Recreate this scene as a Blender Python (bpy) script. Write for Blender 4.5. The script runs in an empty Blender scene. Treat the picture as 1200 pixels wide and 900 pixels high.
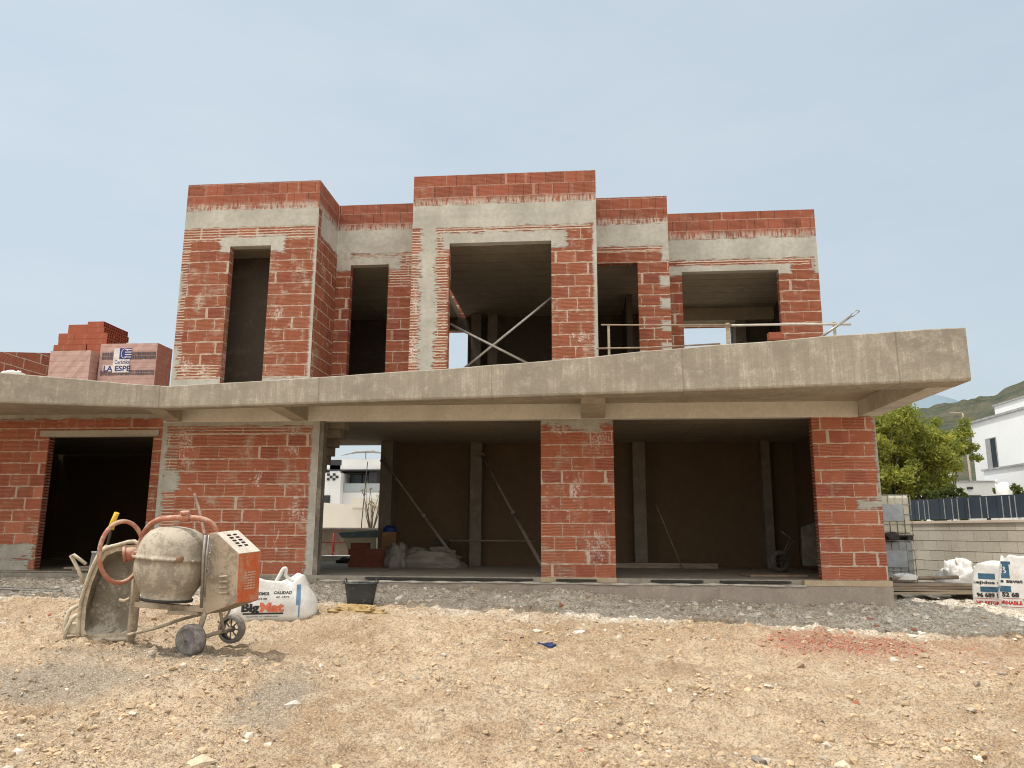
import bpy, bmesh, math, random
import numpy as np
from mathutils import Vector, Matrix
from mathutils.bvhtree import BVHTree
random.seed(7); rng = np.random.default_rng(11)
C = bpy.context.scene.collection
sc = bpy.context.scene

# ------------------------------------------------------------------ camera
F, YAW, PITCH, ROLL = 900.0, .0909, .1908, .0048
CAM = np.array([0.0, -11.886, .663])
def cam_axes():
    cy, sy, cp, sp = math.cos(YAW), math.sin(YAW), math.cos(PITCH), math.sin(PITCH)
    f = np.array([-sy*cp, cy*cp, sp]); r = np.array([cy, sy, 0.0]); u = np.cross(r, f)
    cr, sr = math.cos(ROLL), math.sin(ROLL)
    return cr*r+sr*u, -sr*r+cr*u, f
RX, UX, FX = cam_axes()
def ray(px, py): return FX+RX*(px-600)/F-UX*(py-450)/F
def at(px, py, d): return CAM+ray(px, py)*d          # survey helper: sight line measured in the photo -> point at a known distance
def on_y(px, py, y):
    d = ray(px, py); return CAM+d*((y-CAM[1])/d[1])
cd = bpy.data.cameras.new('camera'); cam = bpy.data.objects.new('camera', cd); C.objects.link(cam)
cd.sensor_width = 36; cd.lens = 27; cd.clip_end = 5000; cd.clip_start = .05
m = Matrix(((RX[0], UX[0], -FX[0], CAM[0]), (RX[1], UX[1], -FX[1], CAM[1]), (RX[2], UX[2], -FX[2], CAM[2]), (0, 0, 0, 1)))
cam.matrix_world = m; sc.camera = cam

# ------------------------------------------------------------------ light
EL, AZ = math.radians(70), math.atan2(-math.cos(math.radians(12)), -math.sin(math.radians(12)))   # AZ: clockwise from +Y
to_sun = Vector((math.cos(EL)*math.sin(AZ), math.cos(EL)*math.cos(AZ), math.sin(EL)))
sd = bpy.data.lights.new('sun', 'SUN'); sd.energy = 3.5; sd.angle = math.radians(.7); sd.color = (1, .95, .87)
so = bpy.data.objects.new('sun', sd); C.objects.link(so); so.rotation_euler = to_sun.to_track_quat('Z', 'Y').to_euler()
w = bpy.data.worlds.new('World'); sc.world = w; w.use_nodes = True
nt = w.node_tree; bg = nt.nodes['Background']
sky = nt.nodes.new('ShaderNodeTexSky'); sky.sky_type = 'NISHITA'; sky.sun_disc = False
sky.sun_elevation = EL; sky.sun_rotation = AZ; sky.air_density = 1.1; sky.dust_density = 4.5; sky.ozone_density = 1.6; sky.altitude = 60
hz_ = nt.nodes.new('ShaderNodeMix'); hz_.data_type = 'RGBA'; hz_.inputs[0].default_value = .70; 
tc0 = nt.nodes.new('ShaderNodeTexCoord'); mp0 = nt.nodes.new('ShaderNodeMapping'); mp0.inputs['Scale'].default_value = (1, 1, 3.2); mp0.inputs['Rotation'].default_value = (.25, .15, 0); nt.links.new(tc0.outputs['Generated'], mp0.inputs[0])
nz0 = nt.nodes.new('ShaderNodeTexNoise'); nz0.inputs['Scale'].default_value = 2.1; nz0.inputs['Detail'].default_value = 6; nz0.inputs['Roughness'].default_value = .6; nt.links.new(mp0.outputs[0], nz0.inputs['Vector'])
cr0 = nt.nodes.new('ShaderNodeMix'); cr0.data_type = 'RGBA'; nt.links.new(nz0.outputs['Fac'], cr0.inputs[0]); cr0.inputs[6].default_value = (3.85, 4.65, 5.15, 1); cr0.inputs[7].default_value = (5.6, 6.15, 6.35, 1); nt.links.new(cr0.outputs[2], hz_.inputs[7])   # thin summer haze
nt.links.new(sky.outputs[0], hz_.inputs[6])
# added fill: unseen bright cloud bank behind the camera, lights the shaded facade
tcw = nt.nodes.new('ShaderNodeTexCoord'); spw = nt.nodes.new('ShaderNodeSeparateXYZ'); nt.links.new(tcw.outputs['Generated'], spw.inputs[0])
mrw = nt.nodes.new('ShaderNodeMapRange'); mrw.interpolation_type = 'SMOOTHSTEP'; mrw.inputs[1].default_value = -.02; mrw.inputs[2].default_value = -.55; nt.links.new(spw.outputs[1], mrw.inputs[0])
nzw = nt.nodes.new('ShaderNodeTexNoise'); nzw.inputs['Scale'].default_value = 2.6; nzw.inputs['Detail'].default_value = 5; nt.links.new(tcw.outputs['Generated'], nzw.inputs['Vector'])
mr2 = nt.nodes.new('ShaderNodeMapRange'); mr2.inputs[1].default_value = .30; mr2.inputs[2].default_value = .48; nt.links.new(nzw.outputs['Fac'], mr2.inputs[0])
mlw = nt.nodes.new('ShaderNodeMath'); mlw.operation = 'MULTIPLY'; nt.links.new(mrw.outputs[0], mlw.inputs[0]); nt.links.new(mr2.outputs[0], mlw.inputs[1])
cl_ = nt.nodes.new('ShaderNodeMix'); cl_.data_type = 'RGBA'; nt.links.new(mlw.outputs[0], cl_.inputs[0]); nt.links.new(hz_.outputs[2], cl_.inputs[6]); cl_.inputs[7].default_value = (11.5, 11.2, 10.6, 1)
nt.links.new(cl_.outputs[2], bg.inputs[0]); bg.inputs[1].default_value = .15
sc.view_settings.view_transform = 'Standard'; sc.view_settings.look = 'None'; sc.view_settings.exposure = 0
sc.cycles.filter_width = 1.05; sc.cycles.max_bounces = 8; sc.cycles.diffuse_bounces = 5

# ------------------------------------------------------------------ numpy value noise
def _h(ix, iy, s):
    n = (ix.astype(np.int64)*374761393+iy.astype(np.int64)*668265263+s*1274126177) & 0x7fffffff
    n = ((n ^ (n >> 13))*1274126177) & 0x7fffffff
    return ((n ^ (n >> 16)) & 0xffff)/65535.0
def vn(x, y, s=0):
    x = np.asarray(x, float); y = np.asarray(y, float)
    ix = np.floor(x); iy = np.floor(y); fx = x-ix; fy = y-iy
    fx = fx*fx*(3-2*fx); fy = fy*fy*(3-2*fy); ix = ix.astype(np.int64); iy = iy.astype(np.int64)
    a = _h(ix, iy, s); b = _h(ix+1, iy, s); c = _h(ix, iy+1, s); d = _h(ix+1, iy+1, s)
    return (a*(1-fx)+b*fx)*(1-fy)+(c*(1-fx)+d*fx)*fy
def fbm(x, y, s=0, o=4):
    t = 0; a = .5
    for i in range(o):
        t = t+a*(vn(x, y, s+i)-.5); x = x*2.03+7.1; y = y*2.03+3.7; a *= .5
    return t

# ------------------------------------------------------------------ node helper
class NT:
    def __init__(s, name):
        s.mat = bpy.data.materials.new(name); s.mat.use_nodes = True; s.t = s.mat.node_tree
        s.b = s.t.nodes['Principled BSDF']; s.b.inputs['Specular IOR Level'].default_value = .25
    def n(s, ty): return s.t.nodes.new(ty)
    def put(s, sock, v):
        if isinstance(v, bpy.types.NodeSocket): s.t.links.new(v, sock)
        elif v is not None:
            if isinstance(v, (tuple, list)) and len(v) == 3 and len(sock.default_value) == 4: v = (*v, 1)
            sock.default_value = v
    def m(s, op, a, b=None, c=None, clamp=False):
        k = s.n('ShaderNodeMath'); k.operation = op; k.use_clamp = clamp
        s.put(k.inputs[0], a); s.put(k.inputs[1], b)
        if c is not None: s.put(k.inputs[2], c)
        return k.outputs[0]
    def tc(s, out='UV'): return s.n('ShaderNodeTexCoord').outputs[out]
    def pos(s): return s.n('ShaderNodeNewGeometry').outputs['Position']
    def nrm(s): return s.n('ShaderNodeNewGeometry').outputs['Normal']
    def sep(s, v):
        k = s.n('ShaderNodeSeparateXYZ'); s.put(k.inputs[0], v); return k.outputs
    def vec(s, x, y, z=0.0):
        k = s.n('ShaderNodeCombineXYZ'); s.put(k.inputs[0], x); s.put(k.inputs[1], y); s.put(k.inputs[2], z); return k.outputs[0]
    def scale(s, v, sx, sy, sz):
        k = s.n('ShaderNodeVectorMath'); k.operation = 'MULTIPLY'; s.put(k.inputs[0], v); k.inputs[1].default_value = (sx, sy, sz); return k.outputs[0]
    def noise(s, v, sc_, det=3, rough=.5, dist=0):
        k = s.n('ShaderNodeTexNoise'); s.put(k.inputs['Vector'], v); k.inputs['Scale'].default_value = sc_
        k.inputs['Detail'].default_value = det; k.inputs['Roughness'].default_value = rough; k.inputs['Distortion'].default_value = dist
        return k.outputs['Fac']
    def vor(s, v, sc_, feat='F1'):
        k = s.n('ShaderNodeTexVoronoi'); k.feature = feat; s.put(k.inputs['Vector'], v); k.inputs['Scale'].default_value = sc_; return k.outputs['Distance']
    def white(s, v):
        k = s.n('ShaderNodeTexWhiteNoise'); k.noise_dimensions = '3D'; s.put(k.inputs['Vector'], v); return k.outputs['Value']
    def mr(s, v, a, b, c=0., d=1., smooth=True):
        k = s.n('ShaderNodeMapRange'); k.interpolation_type = 'SMOOTHSTEP' if smooth else 'LINEAR'
        s.put(k.inputs[0], v); k.inputs[1].default_value = a; k.inputs[2].default_value = b; k.inputs[3].default_value = c; k.inputs[4].default_value = d
        return k.outputs[0]
    def mix(s, f, a, b, mode='MIX'):
        k = s.n('ShaderNodeMix'); k.data_type = 'RGBA'; k.blend_type = mode
        s.put(k.inputs[0], f); s.put(k.inputs[6], a); s.put(k.inputs[7], b); return k.outputs[2]
    def attr(s, name):
        k = s.n('ShaderNodeAttribute'); k.attribute_name = name; return k.outputs
    def fin(s, col, rough=.9, h=None, strength=.5, dist=.01, **kw):
        s.put(s.b.inputs['Base Color'], col); s.put(s.b.inputs['Roughness'], rough)
        if h is not None:
            k = s.n('ShaderNodeBump'); k.inputs['Strength'].default_value = strength; k.inputs['Distance'].default_value = dist
            s.put(k.inputs['Height'], h); s.t.links.new(k.outputs[0], s.b.inputs['Normal'])
        for a, v in kw.items(): s.put(s.b.inputs[a.replace('_', ' ')], v)
        return s.mat

# ------------------------------------------------------------------ materials
def plaster_cols(t, p):
    big = t.noise(p, 1.7, 4, .6); fine = t.noise(p, 14, 4, .6)
    c = t.mix(t.mr(big, .3, .7), (.37, .36, .315), (.50, .49, .435))
    return t.mix(t.mr(fine, .35, .7, 0, .35), c, (.28, .265, .225)), fine
def brick_mat(name, zones=(), smear=.5, u0=0., v0=0., whites=.5, bond=.5, grooves=1., lines=(), para=None, tone=1., blots=()):
    """running-bond hollow clay blocks, 0.33 x 0.20 m, with mortar slop; zones = hand-plastered rectangles (u0,u1,v0,v1)"""
    t = NT(name); uv = t.tc('UV'); S = t.sep(uv); P = t.pos()
    w1 = t.noise(uv, 3.3, 2); w2 = t.noise(uv, 17, 2)
    u = t.m('ADD', S[0], t.m('MULTIPLY', t.m('SUBTRACT', w2, .5), .02))
    v = t.m('ADD', S[1], t.m('ADD', t.m('MULTIPLY', t.m('SUBTRACT', w1, .5), .026), t.m('MULTIPLY', t.m('SUBTRACT', w2, .5), .012)))
    vv = t.m('DIVIDE', t.m('ADD', v, v0+10.0), .2); row = t.m('FLOOR', vv); fv = t.m('FRACT', vv)
    rr = t.white(t.vec(row, 3.7, 1.1))
    off = t.m('ADD', t.m('MULTIPLY', row, bond), t.m('MULTIPLY', rr, .38))
    uu = t.m('ADD', t.m('DIVIDE', t.m('ADD', u, u0+30.0), .33), off); col = t.m('FLOOR', uu); fu = t.m('FRACT', uu)
    idv = t.vec(col, row, 0.5); i1 = t.white(idv); i2 = t.white(t.vec(col, row, 9.5)); i3 = t.white(t.vec(col, row, 4.2))
    dv = t.m('MULTIPLY', t.m('MINIMUM', fv, t.m('SUBTRACT', 1.0, fv)), .2)
    du = t.m('MULTIPLY', fu, .33)
    slop = t.noise(uv, 9, 3, .6)
    hw = t.m('ADD', .0055, t.m('MULTIPLY', t.mr(slop, .42, .75), .013))
    mh = t.mr(t.m('SUBTRACT', dv, hw), -.003, .004, 1, 0)
    vw = t.m('ADD', t.m('MULTIPLY', t.m('POWER', i2, 4.), .045), t.m('MULTIPLY', t.mr(slop, .4, .7), .012))
    mv = t.mr(t.m('SUBTRACT', du, vw), -.002, .005, 1, 0)
    mv = t.m('MULTIPLY', mv, t.mr(i3, .1, .6, .15, 1.))
    mort = t.m('MAXIMUM', t.m('MULTIPLY', mh, t.mr(t.noise(uv, 13, 3, .7), .2, .45, .7, 1.)), mv)
    # grooves scored across the face of most blocks
    g = t.m('SINE', t.m('MULTIPLY', v, 2*math.pi/.0222)); g = t.mr(g, -.2, .9)
    gm = t.m('MULTIPLY', g, t.mr(i1, .15, .6, .25*grooves, 1.*grooves))
    # film of mortar dragged over the face
    sm = t.noise(uv, 2.3, 5, .65, .6); sm2 = t.noise(t.scale(uv, 1.0, 5.0, 1), 6, 4, .7)
    film = t.m('MULTIPLY', t.mr(t.m('ADD', sm, t.m('MULTIPLY', t.m('SUBTRACT', sm2, .5), .5)), .60-.12*smear, .78-.1*smear), .8)
    nearj = t.m('MULTIPLY', t.mr(t.m('MINIMUM', du, t.m('SUBTRACT', .33, du)), .0, .07, 1, 0), t.m('MULTIPLY', t.mr(sm2, .45, .62), t.mr(i3, .4, .8)))
    film = t.m('MAXIMUM', film, t.m('MULTIPLY', nearj, .75*min(1, smear+.3)))
    film = t.m('MULTIPLY', film, t.m('SUBTRACT', 1.0, t.m('MULTIPLY', gm, .35)))
    # colours
    c = t.mix(i1, (.36, .118, .062), (.54, .205, .112))
    c = t.mix(t.mr(i2, .7, 1., 0, .75), c, (.33, .10, .07))
    c = t.mix(t.mr(i3, .88, .98, 0, .6), c, (.62, .25, .15))
    n1 = t.noise(uv, 5, 5, .65); c = t.mix(t.mr(n1, .35, .75, 0, .5), c, (.58, .22, .14))
    n2 = t.noise(uv, 40, 3, .6); c = t.mix(t.mr(n2, .3, .7, 0, .28), c, (.33, .10, .065))
    c = t.mix(t.m('MULTIPLY', gm, .55), c, (.25, .07, .045))
    if tone != 1.: c = t.mix(1., c, (tone, tone*.95, tone*.90), 'MULTIPLY')
    mt_ = .5+.5*tone; mc = t.mix(t.noise(uv, 8, 3), (.44*mt_, .345*mt_, .265*mt_), (.62*mt_, .51*mt_, .41*mt_))
    c = t.mix(film, c, (.50, .40, .31)); c = t.mix(mort, c, mc)
    wn = t.noise(uv, 3.1, 6, .72, .8); wh = t.m('MULTIPLY', t.mr(wn, .72-.07*whites, .76-.07*whites), t.mr(t.noise(uv, 28, 3, .6), .42, .56))
    c = t.mix(t.m('MULTIPLY', wh, .9 if whites > 0 else 0.), c, (.78, .72, .65))
    hgt = t.m('SUBTRACT', t.m('MULTIPLY', n2, .25), t.m('MULTIPLY', gm, .6)); hgt = t.m('ADD', hgt, t.m('MULTIPLY', film, .35))
    hgt = t.m('ADD', t.m('MULTIPLY', hgt, t.m('SUBTRACT', 1.0, mort)), t.m('MULTIPLY', mort, t.m('ADD', -.5, t.m('MULTIPLY', slop, 1.4))))
    for bu, bv, br, bw_ in blots:   # dripped lime stains
        q_ = t.m('SQRT', t.m('ADD', t.m('POWER', t.m('DIVIDE', t.m('SUBTRACT', S[0], bu), br), 2.), t.m('POWER', t.m('DIVIDE', t.m('SUBTRACT', S[1], bv), bw_), 2.)))
        k_ = t.m('MULTIPLY', t.mr(t.m('ADD', q_, t.m('MULTIPLY', t.m('SUBTRACT', t.noise(t.scale(uv, 1.5, .8, 1), 7, 4, .8, .5), .5), 5.)), 1.1, .3), t.mr(t.noise(uv, 24, 4, .75), .44, .56)); c = t.mix(t.m('MULTIPLY', k_, .7), c, (.74, .66, .60))
    if para:      # cleaner, darker parapet courses laid dry above the ring beam
        pk = t.mr(S[1], para-.02, para+.02); c = t.mix(t.m('MULTIPLY', pk, .6), c, t.mix(i2, (.24, .075, .045), (.37, .115, .07)))
        pv = t.m('MULTIPLY', pk, t.mr(t.m('MULTIPLY', t.m('FRACT', t.m('MULTIPLY', uu, 1.32)), .25), .006, .014, 1, 0)); c = t.mix(t.m('MULTIPLY', pv, t.mr(i3, .1, .5, .55, 1.)), c, (.10, .05, .04))
        fr_ = t.m('MULTIPLY', t.m('MULTIPLY', t.mr(S[1], para-.02, para), t.mr(S[1], para+.17, para+.03)), t.mr(t.noise(t.scale(uv, 9, 1.5, 1), 3, 4, .7), .40, .56)); c = t.mix(t.m('MULTIPLY', fr_, .85), c, (.50, .44, .37))
    for z in lines:   # scored blocks whose grooves are filled with mortar
        dd = t.m('MINIMUM', t.m('MINIMUM', t.m('SUBTRACT', S[0], z[0]), t.m('SUBTRACT', z[1], S[0])), t.m('MINIMUM', t.m('SUBTRACT', S[1], z[2]), t.m('SUBTRACT', z[3], S[1])))
        zm = t.mr(t.m('ADD', dd, t.m('MULTIPLY', t.m('SUBTRACT', t.noise(uv, 6, 4, .7), .5), .16)), -.01, .02)
        ls = t.mr(t.m('SINE', t.m('ADD', t.m('MULTIPLY', v, 2*math.pi/.047), t.m('MULTIPLY', w2, 1.6))), .05, .75)
        lm = t.m('MULTIPLY', zm, ls); c = t.mix(t.m('MULTIPLY', lm, .85), c, (.62, .52, .42)); hgt = t.m('ADD', hgt, t.m('MULTIPLY', lm, .5))
    if zones:
        en = t.m('SUBTRACT', t.noise(t.scale(uv, 1.2, 3.4, 1), 2.6, 5, .68), .5)
        en2 = t.m('SUBTRACT', t.noise(t.scale(uv, .8, 9.0, 1), 5, 3, .6), .5)
        pm = None
        for z in zones:
            a, b, c0, d = z[:4]; amp = (z[4] if len(z) > 4 else .13)*1.7
            dd = t.m('MINIMUM', t.m('MINIMUM', t.m('SUBTRACT', S[0], a), t.m('SUBTRACT', b, S[0])), t.m('MINIMUM', t.m('SUBTRACT', S[1], c0), t.m('SUBTRACT', d, S[1])))
            e = t.m('ADD', dd, t.m('ADD', t.m('MULTIPLY', en, amp*1.3), t.m('MULTIPLY', en2, amp*1.2)))
            k = t.mr(e, -.022, .022)
            pm = k if pm is None else t.m('MAXIMUM', pm, k)
        pc, pf = plaster_cols(t, P); c = t.mix(pm, c, pc)
        hgt = t.mix(pm, hgt, t.m('ADD', .6, t.m('MULTIPLY', pf, .35)))
    # soot / runs under the copings, grime towards the ground
    run = t.noise(t.scale(P, 3.5, 3.5, .35), 2.2, 4, .6)
    c = t.mix(t.mr(run, .5, .8, 0, .3), c, (.26, .19, .14))
    return t.fin(c, .93, hgt, .9, .014)
def concrete_mat(name, base=(.47, .42, .335), dark=(.29, .255, .205), streak=1., boards=0., light=(.62, .57, .47), cross=0.):
    t = NT(name); P = t.pos(); uv = t.tc('UV')
    a = t.noise(P, 1.1, 5, .62, .4); b = t.noise(P, 5.5, 5, .7, .3); c = t.noise(P, 45, 4, .6)
    st = t.noise(t.scale(P, 9, 9, .8), 1.6, 4, .65); Z = t.sep(P); fs = t.noise(t.scale(P, 40, 40, 1.6), 1.3, 3, .7)
    col = t.mix(t.mr(a, .3, .68), dark, base); col = t.mix(t.mr(b, .42, .74, 0, .8), col, light)
    col = t.mix(t.mr(st, .35, .68, .45*streak, 0), col, dark)
    col = t.mix(t.mr(c, .3, .75, .35, 0), col, tuple(x*.55 for x in dark))
    col = t.mix(t.mr(fs, .35, .62, .38*streak, 0), col, dark)
    pit = t.mr(t.vor(P, 26), .02, .12, 1, 0); pit = t.m('MULTIPLY', pit, t.mr(t.noise(P, 3, 3), .52, .62))
    col = t.mix(t.m('MULTIPLY', pit, .75), col, (.08, .065, .05))
    h = t.m('ADD', t.m('MULTIPLY', c, .4), t.m('SUBTRACT', t.m('MULTIPLY', b, .6), pit))
    if cross:
        sy = t.m('FRACT', t.m('DIVIDE', t.m('ADD', Z[1], t.m('ADD', 20.1, t.m('MULTIPLY', a, .02))), cross)); ly = t.mr(t.m('MULTIPLY', t.m('MINIMUM', sy, t.m('SUBTRACT', 1., sy)), cross), .004, .02, 1, 0)
        sid = t.white(t.vec(t.m('FLOOR', t.m('DIVIDE', t.m('ADD', Z[1], 20.1), cross)), 2., 1.)); col = t.mix(t.mr(sid, 0., 1., 0, .45, False), col, dark); col = t.mix(t.m('MULTIPLY', ly, .6), col, (.10, .08, .06))
    if boards:
        sx = t.m('FRACT', t.m('DIVIDE', t.m('ADD', Z[0], 40.37), boards)); d = t.m('MULTIPLY', t.m('MINIMUM', sx, t.m('SUBTRACT', 1., sx)), boards)
        ln = t.mr(d, .002, .014, 1, 0); pid = t.white(t.vec(t.m('FLOOR', t.m('DIVIDE', t.m('ADD', Z[0], 40.37), boards)), 1., 1.))
        col = t.mix(t.m('MULTIPLY', ln, .45), col, (.13, .11, .085)); col = t.mix(t.mr(pid, .0, 1., 0, .3, False), col, (.26, .225, .18)); h = t.m('SUBTRACT', h, t.m('MULTIPLY', ln, .5))
    return t.fin(col, .9, h, .6, .01)
def plaster_mat(name, a=(.52, .49, .40), b=(.66, .62, .52)):
    t = NT(name); P = t.pos(); n1 = t.noise(P, 1.6, 5, .65, .5); n2 = t.noise(P, 22, 4, .6)
    c = t.mix(t.mr(n1, .3, .7), a, b); c = t.mix(t.mr(n2, .35, .7, .22, 0), c, tuple(x*.6 for x in a))
    return t.fin(c, .92, n2, .35, .006)
def dusty(name, col, dust=(.40, .33, .25), amt=.5, rough=.7, metal=0., sc_=7., stain=None):
    t = NT(name); P = t.tc('Object'); G = t.pos(); n1 = t.noise(P, sc_, 5, .7, .4); n2 = t.noise(P, sc_*7, 3, .65)
    up = t.sep(t.nrm())[2]
    k = t.m('ADD', t.m('ADD', n1, t.m('MULTIPLY', t.m('SUBTRACT', n2, .5), .5)), t.m('MULTIPLY', up, .10))
    k = t.mr(k, .68-.42*amt, .84-.36*amt)
    c = t.mix(t.mr(n2, .3, .7, 0, .35), col, tuple(x*.6 for x in col)); c = t.mix(t.m('MULTIPLY', k, min(1, amt+.35)), c, dust)
    if stain: c = t.mix(t.mr(t.noise(P, sc_*1.7, 4, .7), .58, .68, 0, .8), c, stain)
    return t.fin(c, t.m('MAXIMUM', rough, t.m('MULTIPLY', k, .95)), t.m('ADD', n2, t.m('MULTIPLY', k, .5)), .35, .006, Metallic=metal)
def plain(name, col, rough=.6, var=.2, sc_=8., bump=.2, **kw):
    t = NT(name); P = t.tc('Object'); n = t.noise(P, sc_, 4, .6)
    c = t.mix(t.mr(n, .3, .7), tuple(x*(1-var) for x in col), tuple(min(1, x*(1+var*.6)) for x in col))
    return t.fin(c, rough, n, bump, .005, **kw)
def wood_mat(name, a, b):
    t = NT(name); P = t.tc('Object'); n = t.noise(t.scale(P, 1.2, 22, 22), 2, 4, .6); n2 = t.noise(P, 4, 3)
    c = t.mix(t.mr(n, .3, .7), a, b); c = t.mix(t.mr(n2, .45, .7, 0, .5), c, (.30, .27, .22)); return t.fin(c, .85, n, .4, .004)
def block_mat(name):
    t = NT(name); uv = t.tc('UV'); S = t.sep(uv)
    v = t.m('DIVIDE', t.m('ADD', S[1], 10.0), .2); row = t.m('FLOOR', v); fv = t.m('FRACT', v)
    u = t.m('ADD', t.m('DIVIDE', t.m('ADD', S[0], 50.), .4), t.m('MULTIPLY', row, .5)); fu = t.m('FRACT', u); i = t.white(t.vec(t.m('FLOOR', u), row, 0.))
    wv = t.noise(uv, 9, 3)
    dv = t.m('MULTIPLY', t.m('MINIMUM', fv, t.m('SUBTRACT', 1., fv)), .2); du = t.m('MULTIPLY', t.m('MINIMUM', fu, t.m('SUBTRACT', 1., fu)), .4)
    jh = t.m('MULTIPLY', t.mr(t.m('ADD', dv, t.m('MULTIPLY', t.m('SUBTRACT', wv, .5), .014)), .003, .012, 1, 0), t.mr(wv, .3, .5, .5, 1)); jv = t.m('MULTIPLY', t.mr(du, .003, .009, 1, 0), .5)
    c = t.mix(i, (.43, .395, .325), (.54, .50, .42)); n = t.noise(uv, 30, 4, .7); n1 = t.noise(uv, 2, 4, .6)
    c = t.mix(t.mr(n, .3, .7, .3, 0), c, (.24, .21, .17)); c = t.mix(t.mr(n1, .5, .75, 0, .5), c, (.30, .26, .20))
    j = t.m('MAXIMUM', jh, jv); c = t.mix(j, c, (.17, .145, .115))
    return t.fin(c, .95, t.m('SUBTRACT', n, j), .5, .01)

# ------------------------------------------------------------------ mesh helper
class MB:
    def __init__(s): s.v = []; s.f = []; s.sm = []
    def face(s, pts, sm=False):
        i = len(s.v); s.v += [tuple(p) for p in pts]; s.f.append(tuple(range(i, i+len(pts)))); s.sm.append(sm); return s
    def box(s, x0, x1, y0, y1, z0, z1): return s.hexa([(x0, y0, z0), (x1, y0, z0), (x1, y1, z0), (x0, y1, z0)], [(x0, y0, z1), (x1, y0, z1), (x1, y1, z1), (x0, y1, z1)])
    def hexa(s, bot, top):
        """loft between two rings of equal length, capped"""
        i = len(s.v); n = len(bot); s.v += [tuple(p) for p in bot]+[tuple(p) for p in top]
        s.f.append(tuple(i+n-1-k for k in range(n))); s.f.append(tuple(i+n+k for k in range(n))); s.sm += [False]*2
        for k in range(n):
            j = (k+1) % n; s.f.append((i+k, i+j, i+n+j, i+n+k)); s.sm.append(False)
        return s
    def obox(s, c, size, M=None):
        M = M or Matrix.Identity(3); c = Vector(c); h = [a/2 for a in size]
        q = lambda x, y, z: tuple(c+M @ Vector((x*h[0], y*h[1], z*h[2])))
        return s.hexa([q(-1, -1, -1), q(1, -1, -1), q(1, 1, -1), q(-1, 1, -1)], [q(-1, -1, 1), q(1, -1, 1), q(1, 1, 1), q(-1, 1, 1)])
    def rings(s, rings, cap=True, sm=True, closed=False):
        i = len(s.v); n = len(rings[0])
        for r in rings: s.v += [tuple(p) for p in r]
        m = len(rings)
        for a in range(m if closed else m-1):
            b = (a+1) % m
            for k in range(n):
                j = (k+1) % n; s.f.append((i+a*n+k, i+a*n+j, i+b*n+j, i+b*n+k)); s.sm.append(sm)
        if cap and not closed:
            s.f.append(tuple(i+n-1-k for k in range(n))); s.f.append(tuple(i+(m-1)*n+k for k in range(n))); s.sm += [False]*2
        return s
    def tube(s, pts, r, n=10, closed=False, flat=1.):
        P = [Vector(p) for p in pts]; R = r if isinstance(r, (list, tuple)) else [r]*len(P); rg = []; up = None
        for i, p in enumerate(P):
            if closed: d = P[(i+1) % len(P)]-P[i-1]
            else: d = P[min(i+1, len(P)-1)]-P[max(i-1, 0)]
            d.normalize()
            if up is None: up = Vector((0, 0, 1)) if abs(d.z) < .9 else Vector((0, 1, 0))
            a = d.cross(up); a.normalize(); b = a.cross(d); b.normalize(); up = b
            rg.append([p+a*math.cos(t)*R[i]+b*math.sin(t)*R[i]*flat for t in [2*math.pi*k/n for k in range(n)]])
        return s.rings(rg, closed=closed)
    def lathe(s, prof, M, n=28, cap=False):
        """prof: (radius, height) pairs, turned round local z of matrix M"""
        rg = [[M @ Vector((r*math.cos(2*math.pi*k/n), r*math.sin(2*math.pi*k/n), h)) for k in range(n)] for r, h in prof]
        return s.rings(rg, cap=cap)
    def build(s, name, mat, parent=None, bevel=0, merge=False, smooth=None):
        me = bpy.data.meshes.new(name); me.from_pydata(s.v, [], s.f); me.update()
        if smooth is None: me.polygons.foreach_set('use_smooth', s.sm)
        else: me.polygons.foreach_set('use_smooth', [smooth]*len(s.f))
        if merge:
            b = bmesh.new(); b.from_mesh(me); bmesh.ops.remove_doubles(b, verts=b.verts, dist=.0005); bmesh.ops.recalc_face_normals(b, faces=b.faces); b.to_mesh(me); b.free()
        uvl = me.uv_layers.new(name='UVMap'); nl = len(me.loops)
        co = np.empty(len(me.vertices)*3); me.vertices.foreach_get('co', co); co = co.reshape(-1, 3)
        li = np.empty(nl, int); me.loops.foreach_get('vertex_index', li); nr = np.empty(len(me.polygons)*3); me.polygons.foreach_get('normal', nr); nr = abs(nr.reshape(-1, 3))
        lt = np.empty(len(me.polygons), int); me.polygons.foreach_get('loop_total', lt); fn = np.repeat(nr, lt, axis=0); p = co[li]
        ax = fn.argmax(1); uv = np.where((ax == 1)[:, None], p[:, [0, 2]], np.where((ax == 0)[:, None], p[:, [1, 2]], p[:, [0, 1]]))
        uvl.data.foreach_set('uv', uv.ravel()); me.materials.append(mat)
        o = bpy.data.objects.new(name, me); C.objects.link(o)
        if parent:
            o.parent = parent; o.matrix_parent_inverse = Matrix.Translation(-parent.location) if parent.type == 'EMPTY' else Matrix.Identity(4)
        if bevel:
            b = o.modifiers.new('bevel', 'BEVEL'); b.width = bevel; b.segments = 2; b.limit_method = 'ANGLE'
        return o
def tag(o, label=None, cat=None, group=None, kind=None):
    for k, v in (('label', label), ('category', cat), ('group', group), ('kind', kind)):
        if v: o[k] = v
    return o
def thing(name, loc, label, cat, group=None):
    o = bpy.data.objects.new(name, None); o.location = Vector(loc); o.empty_display_size = .1; C.objects.link(o); return tag(o, label, cat, group)
def copy_tree(o, delta, label=None, rotz=0.):
    r = o.copy(); C.objects.link(r); r.location = Vector(o.location)+Vector(delta); r.rotation_euler = (0, 0, rotz)
    if label: r['label'] = label
    def rec(src, dst):
        for ch in src.children:
            c = ch.copy(); C.objects.link(c); c.parent = dst; c.matrix_parent_inverse = ch.matrix_parent_inverse.copy(); rec(ch, c)
    rec(o, r); return r
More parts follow.
